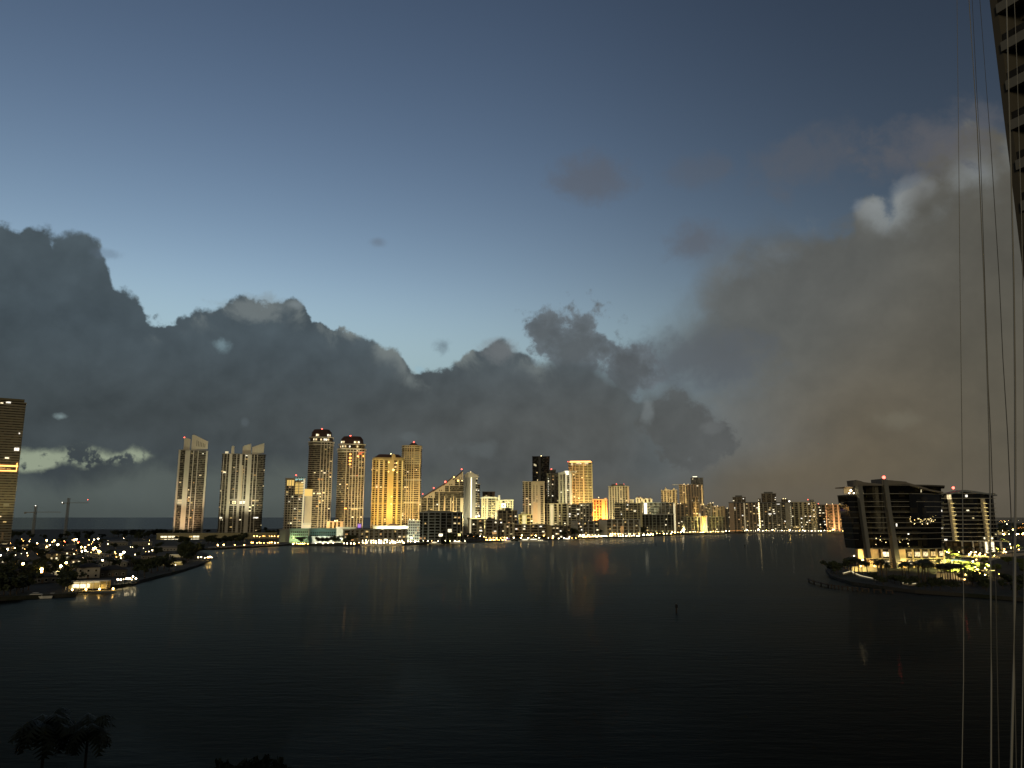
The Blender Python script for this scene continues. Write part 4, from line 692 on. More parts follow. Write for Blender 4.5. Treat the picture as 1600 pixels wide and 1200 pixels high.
def crane(mx, base, top, jx0, jx1, jy, D, label, lights):
    t0 = ond(mx, base, D); t = thing('tower_crane', label, 'crane', (t0.x, D, t0.z))
    k = D / 1198.; zt = (base - top) * k; zj = (base - jy) * k; s = 1.6
    m = MB()
    for sx in (-s, s):
        for sy in (-s, s): m.box(sx - .38, sx + .38, sy - .38, sy + .38, 0, zt)
    n = int(zj / 3)
    for i in range(n):
        a, b = i * zj / n, (i + 1) * zj / n; f = 1 if i % 2 else -1
        for sy in (-s, s): m.tube([(-s * f, sy, a), (s * f, sy, b)], .2, 4)
    m.build('mast', METAL, t)
    x0, x1 = (jx0 - mx) * k, (jx1 - mx) * k
    j = MB()
    for sy in (-.7, .7): j.box(0, x1, sy - .12, sy + .2, zj, zj + .45)
    j.box(0, x1 * .98, -.12, .12, zj + 1.6, zj + 1.85)
    for i in range(14):
        a, b = x1 * i / 14, x1 * (i + .5) / 14; j.tube([(a, -.7, zj + .1), (b, 0, zj + 1.7)], .09, 4); j.tube([(b, 0, zj + 1.7), (x1 * (i + 1) / 14, .7, zj + .1)], .09, 4)
    j.build('jib', METAL, t)
    q = MB().box(x0, 0, -.9, .9, zj - .4, zj + 1.1); q.box(x0, x0 + 3.5, -1, 1, zj - 2.2, zj + .2); q.build('counter_jib', METAL, t)
    MB().box(-1.2, 1.4, -2.2, -.9, zj - 2.4, zj - .1).build('cab', wm(DGREY), t)
    tb = MB().tube([(0, 0, zt), (x1 * .6, 0, zj + 1.8)], .08, 4); tb.tube([(0, 0, zt), (x0, 0, zj + .6)], .08, 4); tb.build('tie_bar', METAL, t)
    for (px, py, mt) in lights: MB().ball(((px - mx) * k, -1.2, (base - py) * k), .7).build('beacon', E_[mt], t)
crane(51, 838, 790.5, 34, 91, 801.5, 1500, 'dark lattice tower crane, the shorter one, with a white light on its mast head', ((51, 791, 'white'),))
crane(101.5, 838, 779, 92, 133, 787, 1540, 'taller lattice tower crane with a red light at the end of its jib', ((132, 781.6, 'red'), (92.5, 786, 'white')))

# ------------------------------------------------------------------ the island: houses
def house(px, py, w, d, h, label, wall=PALE, roof=None, rz=0., lit=(), storeys=1, name='island_house', hip=True):
    p = onz(px, py, GZ); t = thing(name, label, 'house', p, -atan2(p.x, p.y) + R(rz))
    MB().box(-w / 2, w / 2, 0, d, 0, h).build('wall', wm(tuple(q * .8 for q in wall)), t)
    o = .7; rh = min(w, d) * .22; rm = roof or ROOFDK
    m = MB(); b = [(-w / 2 - o, -o), (w / 2 + o, -o), (w / 2 + o, d + o), (-w / 2 - o, d + o)]
    if hip:
        k = min(w, d) * .45; m.prism(b, h, h + .25); m.prism(b, h + .25, h + rh, [(-w / 2 + k, d / 2 - .2), (w / 2 - k, d / 2 - .2), (w / 2 - k, d / 2 + .2), (-w / 2 + k, d / 2 + .2)])
    else: m.prism(b, h, h + .5)
    m.build('roof', rm, t)
    n = max(2, int(w / 3.4))
    for s in range(storeys):
        for i in range(n):
            x = -w / 2 + (i + .5) * w / n; z0 = s * 3.1 + .9; key = (s, i)
            f = MB().box(x - .75, x + .75, -.12, .2, z0 - .08, z0 + 1.45).build('window', wm(WHITE), t)
            MB().box(x - .65, x + .65, -.17, -.1, z0, z0 + 1.35).build('pane', LIT[(i + s) % 3] if key in lit else GL['black'], f)
    MB().box(-.5, .5, -.14, .1, 0, 2.1).build('door', wm(BROWN), t)
    return t
house(137, 903.5, 13, 12, 6.6, 'two storey white house with small dark windows above the lit boathouse', (.44, .41, .35), storeys=2)
h1 = thing('lit_boathouse', 'glowing yellow open boathouse terrace on the island seawall', 'boathouse', onz(140, 921, GZ), .30)
MB().box(-12.5, 9, 0, 5, 4.0, 4.5).build('canopy_roof', wm(WHITE), h1); MB().box(-11.5, 4, .5, 4.5, 3.55, 3.9).build('ceiling_light', E_['soft'], h1)
for i in range(7): MB().box(-11.5 + i * 3.2, -11.2 + i * 3.2, .1, .5, 0, 4).build('post', wm(WHITE), h1)
MB().box(-11.5, 9, 5, 5.3, 0, 4).build('back_wall', wm((.66, .56, .28)), h1); MB().box(5, 8, 1, 4, .1, 2.8).build('bar_counter', wm((.7, .6, .3)), h1)
MB().box(-9.5, -1, 4.5, 4.9, .6, 2.6).build('lit_window', LIT[1], h1)
MB().box(-10, 16, -3.2, 0, -.9, -.5).build('deck', wm((.5, .4, .2)), h1)
for i in range(4): MB().ball((-8 + i * 6.5, -1.2, .2), .35).build('deck_lamp', E_['lampy'], h1)
HS = [(176, 901, 16, 12, 4.2, 'dark roofed low house between the white house and the dock lamps', (.12, .11, .09), 8), (88, 889, 15, 10, 3.6, 'white walled house under street lamps with a bright terrace', (.5, .46, .38), -10), (66, 911, 15, 8, 3.4, 'dim grey bungalow behind the moored white boat', (.22, .22, .2), 14),
      (30, 902, 14, 10, 4, 'shadowed house hidden among dark trees near the picture edge', (.10, .10, .09), 5), (88, 875, 12, 9, 5.6, 'gabled house with yellow lit rooms in the island centre', (.42, .34, .2), 16), (127, 881, 15, 10, 3.6, 'low house with a warm lit front walk', (.36, .30, .24), -6), (150, 872, 14, 10, 3.4, 'flat roofed pale bungalow in front of the bright street crossing', (.30, .29, .26), 4),
      (178, 886, 18, 10, 3.4, 'long pale roofed bungalow with a bright spot of garden light', (.24, .23, .2), 0), (8, 861, 18, 10, 5, 'two storey house by the foot of the unfinished tower', (.34, .31, .26), 0), (8, 880, 14, 9, 4, 'small unlit house under the unfinished tower trees', (.2, .2, .18), 9), (212, 884, 14, 10, 3.6, 'grey bungalow beside the tall trees on the island point', (.2, .2, .19), 12), (232, 874, 12, 9, 3.4, 'dim bungalow at the back of the island point', (.22, .2, .17), 3), (262, 861, 24, 9, 3.6, 'white roofed waterfront house on the far point of the island', (.40, .39, .36), 6), (268, 882, 16, 7, 3.2, 'waterfront house with a glowing yellow porch under the big dark tree', (.46, .40, .2), 10), (45, 858, 16, 10, 5.4, 'house with a lit garage front near the crane base', (.3, .25, .18), -4), (108, 867, 15, 9, 3.4, 'low villa with a row of small ceiling lights', (.28, .27, .24), 2), (222, 853, 24, 10, 5, 'pale flat roofed block beneath the wooded rise', (.2, .2, .18), 0), (183, 852.5, 26, 10, 4, 'long low pale roofed block behind the brightest garden lamp', (.22, .22, .19), 0)]
for i, (px, py, w, d, h, lb, wl, rz) in enumerate(HS):
    house(px, py, w, d, h, lb, wl, roof=wm((.22, .21, .19)) if 'pale' in lb or 'white roof' in lb else ROOFDK, rz=rz, storeys=2 if h > 5 else 1, lit={(0, 0), (0, 1), (1, 1)} if 'lit' in lb or 'glow' in lb or 'lights' in lb else (), hip='flat' not in lb)
def glow(px, py, w, d, mat, label, name='lit_porch', cat='porch', h=2.6, rz=0.):
    p = onz(px, py, GZ); t = thing(name, label, cat, p, rz)
    MB().box(-w / 2, w / 2, 0, d, h, h + .25).build('roof', wm(WHITE), t); MB().box(-w / 2 + .3, w / 2 - .3, .3, d - .3, h - .14, h - .04).build('ceiling_light', mat, t)
    MB().box(-w / 2, w / 2, d, d + .2, 0, h).build('back_wall', wm(PALE), t)
    for sx in (-1, 1): MB().box(sx * w / 2 - .12, sx * w / 2 + .12, 0, .25, 0, h).build('post', wm(WHITE), t)
glow(268, 883.5, 15, 4, E_['ystrip'], 'yellow lit waterfront porch on the island point', rz=.2); glow(275, 871, 13, 4, E_['soft'], 'white roofed lit porch in front of the island point trees')
glow(103, 875, 7, 3, E_['strip'], 'short bright carport beside the low villa', 'carport', 'carport'); glow(90, 899.5, 8, 3, E_['strip'], 'white lit terrace in front of the white walled house', 'lit_terrace', 'terrace'); glow(112, 866.5, 5, 2, E_['strip'], 'tiny bright carport right of the low villa', 'carport', 'carport'); glow(92, 880, 5, 3, E_['ystrip'], 'yellow lit entrance porch of the gabled house'); glow(8, 852, 12, 3, E_['soft'], 'lit ground floor entrance under the unfinished tower', 'lit_entrance', 'entrance'); glow(120, 881, 6, 3, E_['soft'], 'slanting warm walkway cover beside the low house', 'walkway_cover', 'walkway')
GL1 = 'bright street lamp glaring among the dark island trees'
for (px, py, k, r) in ((73, 844.3, 'lampy', .75), (85, 844.4, 'lampy', .6), (58, 849.2, 'lampy', .6), (90.5, 851, 'lampw', .75), (91.5, 854.5, 'lampw', .6), (78, 852, 'lampw', .45), (116, 843.8, 'lampy', .75), (119.5, 842.6, 'lampw', .75), (36, 880.8, 'lampy', .6), (65, 889.5, 'lampy', .65), (65, 893.5, 'lampo', .5), (95, 884.5, 'lampy', .6), (103.5, 879.6, 'lampy', .6), (27, 849.5, 'lampw', .4), (46, 846, 'lampw', .35), (12, 858.2, 'lampw', .6), (147, 843.2, 'lampw', .45), (153.5, 842, 'lampw', .75), (127, 855, 'lampy', .55), (133, 855, 'lampy', .45), (128, 861.5, 'lampw', .45), (133.5, 860.3, 'lampw', .5), (137, 862, 'lamps', .4), (146.5, 857.5, 'lampy', .9), (149, 856, 'lampy', .6), (154.5, 861.5, 'lampy', .7), (129.5, 872.5, 'lampw', .6), (160, 875.5, 'lampw', .5), (188.5, 866.5, 'lampy', .75), (193.5, 863, 'lampw', .8), (193.3, 841, 'lamps', .4), (115.5, 893, 'lampo', .4), (1, 867.5, 'lampw', .5), (82, 846.8, 'lampo', .45), (72.5, 854, 'lamps', .35), (238, 859.5, 'lamps', .55), (42, 864, 'lamps', .3), (70, 864, 'lamps', .3), (85, 875, 'lampy', .35), (100, 874.5, 'lampy', .4), (211, 866.5, 'lamps', .35)):
    if r >= .55: q = onz(px, py, GZ + 6); flood((q.x, q.y - .9, GZ + 5.6), (q.x, q.y + .5, GZ), (1, .72, .34), 1.4e4, 150)
    lamp(px, py, 6 if r > .4 else 3.5, k, GL1, 'street lamps across the dark island', r=r * 1.25)
ri = random.Random(21)
for i in range(70):
    px, py = ri.uniform(0, 235), 842 + abs(ri.gauss(0, 15)); 
    if py > 892 - px * .05: continue
    lamp(px, py, 3.2, ri.choice(('lampo', 'lampo', 'lampy', 'lamps')), 'small amber garden light between the dark island trees', 'garden lights across the island', r=ri.choice((.22, .3, .4)), name='garden_light')
for (px, py, k, r) in ((184, 905.5, 'lampw', .42), (188.5, 905.5, 'lampw', .42), (193, 905, 'lamps', .25), (197.5, 904, 'lampw', .42), (200, 903.5, 'lampw', .45), (203, 904, 'lampw', .35), (208, 901, 'lampw', .42), (212.5, 904, 'lampw', .45), (206, 905.5, 'lamps', .3)):
    lamp(px, py, 2.4, k, 'white globe lamp in a tight row on the island dock', 'lamps on the island dock', r=r, name='dock_lamp')
for (px, py, k, r) in ((309.5, 871, 'lamps', .5), (314.5, 870.3, 'lamps', .5), (320, 871.5, 'lamps', .4), (325, 870.6, 'lampy', .55), (328.5, 870.3, 'lampy', .65), (331, 871, 'lamps', .4), (259, 879, 'lamps', .4), (274, 883, 'lamps', .4)):
    lamp(px, py, 2.4, k, 'small lamp on the jetty off the island point', 'lamps on the point jetty', r=r, name='dock_lamp')
def jetty(pts, label, w=2.5, z=1.3):
    P = [onz(px, py, 0) for px, py in pts]; t = thing('jetty', label, 'jetty', P[0]); q = [p - P[0] for p in P]
    dk = MB()
    for a, b in zip(q, q[1:]):
        n = Vector((-(b - a).y, (b - a).x, 0)).normalized() * w / 2; dk.prism([(a - n).xy, (b - n).xy, (b + n).xy, (a + n).xy], z - .3, z)
    dk.build('deck', wm((.14, .12, .09)), t)
    for a, b in zip(q, q[1:]):
        k = max(1, int((b - a).length / 4))
        for i in range(k + 1): p = a.lerp(b, i / k); MB().tube([(p.x, p.y - w / 2, -1), (p.x, p.y - w / 2, z + .9)], .2, 6).build('pile', BARK, t)
jetty([(306, 874.5), (340, 873)], 'lamp lit jetty reaching out from the island point'); jetty([(172, 913), (216, 907)], 'lamp lit dock along the island seawall beyond the boathouse')
# island trees
IG = 'dark trees growing across the island'
near = lambda px, py: py > 846 + max(0, (px - 200)) * .12 and py < 936 - px * .16 - 6 and not (112 < px < 222 and py > 893) and not (45 < px < 95 and py > 896)
trees_px(scatter(92, -15, 300, 846, 930, near), GZ - .1, 'dark leafy tree among the unlit gardens of the island', IG, .55, 1.15, TV[:3])
trees_px(scatter(26, -5, 300, 838.5, 846), GZ, 'dark leafy tree in the woods along the island skyline', 'trees along the island skyline', 1.0, 1.9, TV[:3])
trees_px([(176 + i * 9 + random.uniform(-2, 2), 839 + random.uniform(-1, 2)) for i in range(13)], GZ, 'tall dark tree on the wooded rise before the sea', 'trees on the wooded rise', 1.5, 2.1, TV[:3])
trees_px([(286, 866), (292, 864), (289, 870), (296, 868), (300, 872), (283, 872), (305, 874), (303, 868), (294, 876)], GZ - .1, 'tall dark tree at the very tip of the island point', 'trees at the tip of the island', 1.25, 1.9, TV[:3])
trees_px([(0, 920), (-4, 931), (6, 929), (16, 930), (26, 928), (36, 926), (44, 922), (50, 905), (58, 903), (72, 902), (112, 920), (106, 922), (98, 924), (10, 922), (22, 917), (30, 921), (38, 915), (-6, 912), (14, 910), (45, 908), (98, 912), (104, 908), (110, 914), (100, 918), (225, 900), (236, 895), (246, 892), (256, 890), (215, 898), (264, 892)], GZ - .1, 'dark shoreline tree overhanging the island seawall', 'trees along the island seawall', .8, 1.25, TV[:3])
for px, py in ((118, 905), (22, 895), (170, 893), (108, 890), (205, 890)): plant(random.choice(PV), onz(px, py, GZ - .1), 'dark palm among the island houses', 'palms on the island', 1.)
# ------------------------------------------------------------------ boats and cars
def boat(px, py, L, label, rz=0., lit=None, arch=None):
    p = onz(px, py, 0); t = thing('motor_yacht', label, 'boat', p, rz); w = L * .13
    pl = [(-L / 2, -w), (L * .2, -w), (L / 2, 0), (L * .2, w), (-L / 2, w)]
    MB().prism([(a * .94, b * .75) for a, b in pl], -.3, L * .09, pl).build('hull', wm(WHITE), t)
    MB().prism([(-L * .32, -w * .75), (L * .16, -w * .7), (L * .24, 0), (L * .16, w * .7), (-L * .32, w * .75)], L * .09, L * .17, [(-L * .28, -w * .65), (L * .08, -w * .55), (L * .12, 0), (L * .08, w * .55), (-L * .28, w * .65)]).build('cabin', wm(WHITE), t)
    MB().box(-L * .25, L * .1, -w * .78, -w * .6, L * .115, L * .15).build('cabin_window', lit or GL['black'], t)
    MB().box(-L * .2, -L * .02, -w * .5, w * .5, L * .21, L * .22).build('flybridge_roof', wm(WHITE), t)
    for sx in (-L * .19, -L * .03):
        for sy in (-w * .45, w * .45): MB().tube([(sx, sy, L * .165), (sx, sy, L * .21)], .05, 4).build('post', METAL, t)
    if arch: MB().slab([(-L * .3, L * .17), (-L * .18, L * .26), (L * .05, L * .27), (L * .05, L * .30), (-L * .2, L * .29), (-L * .34, L * .17)], -w * .6, w * .6).build('arch', arch, t)
boat(60, 935, 13, 'dim white cabin boat moored below the grey bungalow', .15); boat(85, 933.5, 10, 'small pale boat moored ahead of the white cabin boat', .12)
boat(822, 846.5, 26, 'long white yacht with lit cabin under the low apartment row', .05, E_['strip']); boat(836, 846.5, 30, 'biggest white yacht with a bright deck at the apartment quay', .0, E_['strip']); boat(795, 848, 22, 'dark yacht with a purple lit arch at the marina corner', .2, LIT[0], E_['purple']); boat(888, 844, 20, 'floodlit white yacht below the plain end wall', 0, E_['white']); boat(846, 847, 22, 'yacht with warm lit saloon moored at the end of the apartment quay', 0, LIT[1]); boat(716, 849.6, 26, 'white yacht with two lit decks by the dark clump of trees', 0, E_['strip'], None); boat(680, 849.8, 18, 'short lit yacht in front of the big black condo', 0, E_['strip'])
def car(px, py, label, rz=0., col=(.1, .1, .1)):
    p = onz(px, py, GZ); t = thing('parked_car', label, 'car', p, rz)
    MB().slab([(-2.2, .35), (2.2, .35), (2.2, .85), (1.3, .95), (.8, 1.45), (-1.2, 1.5), (-1.9, 1.0), (-2.2, .95)], -.88, .88).build('body', wm(col), t)
    for sx in (-1.35, 1.35):
        for sy in (-.8, .8): MB().tube([(sx, sy - .1, .34), (sx, sy + .1, .34)], .34, 10).build('wheel', ROOFDK, t)
    for sy in (-.65, .65): MB().box(-2.28, -2.18, sy - .28, sy + .28, .6, .95).build('tail_light', E_['lampr'], t)
for px, py, lb in ((94, 846.5, 'stopped car with glowing red tail lights, first of the queue by the street crossing'), (99, 846.2, 'stopped car with red tail lights in the middle of the queue'), (103, 847.5, 'stopped car with red tail lights nearest the paired street lamps'), (124, 847.5, 'lone car with dim red tail lights past the paired street lamps')): car(px, py, lb, pi / 2)
# ------------------------------------------------------------------ glass offices on the peninsula
def XY(px, D, py=840):
    p = ond(px, py, D); return (p.x, p.y)
def zat(py, D, px=1400): return ond(px, py, D).z
def arc(pts, n=5):
    """smooth polyline through pts (Catmull-Rom)"""
    out = []; P = [pts[0]] + list(pts) + [pts[-1]]
    for i in range(1, len(P) - 2):
        for k in range(n):
            t = k / n; a, b, c, d = (Vector(q) for q in P[i - 1:i + 3])
            out.append(tuple(.5 * ((2 * b) + (c - a) * t + (2 * a - 5 * b + 4 * c - d) * t * t + (3 * b - a - 3 * c + d) * t ** 3)))
    return out + [pts[-1]]
def lerp2(A, Bp, t): return [(a[0] + (b[0] - a[0]) * t, a[1] + (b[1] - a[1]) * t) for a, b in zip(A, Bp)]
def offs(poly, k):
    n = len(poly); out = []
    cx = sum(p[0] for p in poly) / n; cy = sum(p[1] for p in poly) / n
    for i, p in enumerate(poly):
        a, b = poly[i - 1], poly[(i + 1) % n]; t = Vector((b[0] - a[0], b[1] - a[1])).normalized(); nn = Vector((t.y, -t.x))
        if nn.dot(Vector((p[0] - cx, p[1] - cy))) < 0: nn = -nn
        out.append((p[0] + nn.x * k, p[1] + nn.y * k))
    return out
GX = glassmat('office_glass', (.006, .006, .006), (.030, .026, .016), 4.5, 4.1, .05, .55)
SLAB = (.27, .26, .23); FIN = (.15, .15, .14)
def glass_office():
    o = Vector((*XY(1405, 590), GZ)); t = thing('glass_office', 'wide dark glass building with two leaning grey fins and a warm lit lobby', 'office building', o)
    sh = lambda P: [(p[0] - o.x, p[1] - o.y) for p in P]
    ft = [(1341, 592), (1362, 586), (1390, 583), (1422, 584), (1448, 588), (1474, 600)]; bt = [(1473, 640), (1420, 655), (1328, 640)]
    top = sh(arc([XY(p, d, 758) for p, d in ft]) + [XY(p, d, 758) for p, d in bt])
    fb = [XY(p, d, 858) for p, d in ((1352, 592), (1371, 588), (1396, 585), (1424, 586), (1449, 590), (1475, 601))]
    bot = sh(arc(fb) + [XY(p, d, 858) for p, d in ((1474, 640), (1422, 655), (1340, 640))])
    zl = [zat(y, 588) - GZ for y in (857.5, 842, 832.8, 824.7, 816.5, 808.8, 800, 791.4, 783.8, 771.5)]; zr = zat(758.5, 588) - GZ
    at = lambda z: lerp2(bot, top, (z - zl[0]) / (zr - zl[0]))
    MB().prism(offs(bot, -1.6), zl[0], zr, offs(top, -1.6)).build('glazing', GX, t)
    for i, z in enumerate(zl):
        MB().prism(offs(at(z), .15), z - .22, z + .18).build('floor_slab', wm(SLAB), t)
        if i < len(zl) - 1: # glass balustrade rail
            r = offs(at(z), .05); m = MB()
            for a, b in zip(r[:18], r[1:19]): m.tube([(a[0], a[1], z + 1.2), (b[0], b[1], z + 1.2)], .05, 4)
            m.build('handrail', METAL, t)
    roof = at(zr); n = len(roof)
    b = MB(); base = len(b.v)
    zz = [zr + (1.6 if i < 13 else 1.6 - (i - 13) * .28) for i in range(n)]
    b.prism(offs(roof, .9), zr - .5, zr + .5).build('roof', wm((.10, .095, .085)), t)
    # slanting roof wings, thin plates that rise to the fins
    Y0 = 583 - o.y
    def lx(px, py=840): return XY(px, 586, py)[0] - o.x
    def lz(py): return zat(py, 586) - GZ
    for pts, y0, y1 in (([(1332.5, 750.5), (1345, 754), (1374, 757), (1374, 759.5), (1334, 759)], -3, 14), ([(1373, 748.5), (1384, 750.5), (1412, 753), (1412, 757), (1374, 758.5)], -1.5, 16), ([(1411, 753), (1447, 763.5), (1447, 766), (1411, 757.5)], 0, 26), ([(1446, 763), (1474, 768.5), (1474, 770.5), (1446, 766)], 3, 30)):
        MB().slab([(lx(a, c), lz(c)) for a, c in pts], Y0 + y0, Y0 + y1).build('roof_wing', wm((.17, .155, .135)), t)
    for pts in ([(1335, 751), (1342, 752.5), (1347, 800), (1357, 872), (1351.5, 872), (1341.5, 800)], [(1375, 748.5), (1382, 750.5), (1388.5, 800), (1406.5, 902), (1398.5, 902), (1382.5, 800)]):
        MB().slab([(lx(a, c), lz(c)) for a, c in pts], Y0 - 2.2, Y0 + 3.4).build('leaning_fin', wm(FIN), t)
    # lit corner terrace at the top left
    MB().box(lx(1321, 762), lx(1334, 762), Y0 + 4, Y0 + 22, lz(762), lz(760.5)).build('terrace_canopy', wm((.45, .32, .2)), t)
    MB().box(lx(1323, 766), lx(1334, 766), Y0 + 8, Y0 + 8.6, lz(771), lz(762)).build('terrace_wall', wm(CREAM), t)
    for px, py, r in ((1329.5, 766.5, .8), (1327, 770.5, .5), (1334, 770.5, .5)): MB().ball((lx(px, py), Y0 + 3.0, lz(py)), r).build('terrace_lamp', E_['lamps'], t)
    MB().slab([(lx(1323, 773), lz(773)), (lx(1342, 773), lz(773)), (lx(1352, 857), lz(857)), (lx(1336.5, 857), lz(857))], Y0 + 2.6, Y0 + 20).build('side_glazing', GX, t)
    for y in (774, 784, 792, 800, 808.8, 817, 825, 833, 843): MB().box(lx(1322.5 + (y - 773) * .165, y), lx(1341, y), Y0 + 2.2, Y0 + 20, lz(y) - .16, lz(y) + .16).build('side_slab', wm((.10, .10, .09)), t)
    # flush glazed right half, slightly proud
    fl = sh([XY(1426, 583.5), XY(1448, 587), XY(1474.5, 599), XY(1474.5, 602), XY(1448, 591), XY(1426, 588)])
    MB().prism(fl, lz(810), lz(771.5)).build('flush_glazing', GX, t)
    # podium: lit cream piers, lobby glass
    pz = zl[0] - .4
    MB().prism(offs(sh([XY(1352, 600), XY(1398, 592), XY(1424, 592), XY(1449, 596), XY(1472, 606)] + [XY(1472, 640), XY(1352, 640)]), -.5), 0, pz).build('lobby_glazing', GL['warm'], t)
    for (a, b, d) in ((1339, 1347, 594), (1356, 1371, 591), (1393, 1413, 587)):
        x0, x1 = XY(a, d)[0] - o.x, XY(b, d)[0] - o.x; MB().box(x0, x1, d - o.y, d - o.y + 5, 0, pz).build('lobby_pier', wm((.66, .50, .32)), t)
    for px, d in ((1376, 588), (1388, 587), (1424, 587), (1437, 589), (1449, 592), (1461, 596), (1472, 602)):
        x, y = XY(px, d); MB().tube([(x - o.x, y - o.y, 0), (x - o.x, y - o.y, pz)], .7, 8).build('column', wm((.66, .50, .30)), t)
    for px, d, w in ((1381, 591, 5), (1418, 592, 3), (1430, 592.5, 4), (1443, 594.5, 4), (1455, 598, 4), (1467, 603, 3)):
        x, y = XY(px, d); x -= o.x; y -= o.y
        for z in (2.0, 8.4): MB().box(x - w * .5, x + w * .5, y - 1.5, y - 1.2, z, z + 3.4).build('lobby_window', random.choice(LIT[:3]), t)
    MB().prism(offs(sh(arc(fb) + [XY(1474, 620), XY(1353, 620)]), .2), 6.6, 7.1).build('mezzanine_slab', wm((.6, .5, .34)), t)
    for px, d, z in ((1342, 589, 1.5), (1363, 586, 1.5), (1402, 581, 1.5), (1409, 582, 1.2), (1345, 589, 6)):
        x, y = XY(px, d); MB().ball((x - o.x, y - o.y, z), .55).build('uplight', E_['lampo'], t)
        flood((x, y - 1.2, GZ + z), (x, y + 4, GZ + 9), (1, .62, .25), 19000, 120)
    # rooms alight behind the glass
    rg = random.Random(4)
    for (px, py, w, h) in ((1352, 772, .9, .9), (1352.5, 795, .5, 2.2), (1342, 810, .6, 2.2), (1356, 820.5, 1.2, 2.4), (1350, 820, 2.4, 1.6), (1400.5, 820.5, .7, 2.2), (1385, 782, .8, .8), (1420, 834, 1.2, 1.2)):
        x = lx(px, py); z = lz(py); y = front(at(z), x) + 1.3; MB().box(x - w / 2, x + w / 2, y - .25, y + .3, z - h / 2, z + h / 2).build('lit_room', LIT[3], t)
    x = lx(1440.5, 766); MB().box(x - .8, x + .8, Y0 + 5, Y0 + 6, lz(769), lz(763.5)).build('roof_lamp', E_['soft'], t)
    for i in range(84):  # small glowing balls stand in for city lights mirrored in the glass
        if i < 50: px, py = rg.uniform(1421, 1473), rg.choice((806, 808, 810.5, 813, 815, 818)) + rg.uniform(-1, 1)
        else: px, py = rg.choice((rg.uniform(1338, 1347), rg.uniform(1357, 1386), rg.uniform(1398, 1430))), rg.uniform(836, 855)
        x = lx(px, py); z = lz(py); yy = front(at(z), x)
        yy += (1.15 if not (px > 1426 and lz(810) < z) else .3)
        s = rg.uniform(.10, .28) * (1.8 if rg.random() < .12 else 1.); MB().ball((x, yy, z), s, 6, 4).build('city_light_reflection', E_['warm'] if rg.random() < .6 else E_['yellow'], t)
    x = lx(1380, 748); MB().tube([(x, Y0 + 2, zr), (x, Y0 + 2, lz(746))], .2, 5).build('mast', METAL, t); MB().ball((x, Y0 + 1.8, lz(746)), 1.25).build('beacon', emat('beacon_red', (1, .10, .07), 7), t)
glass_office()
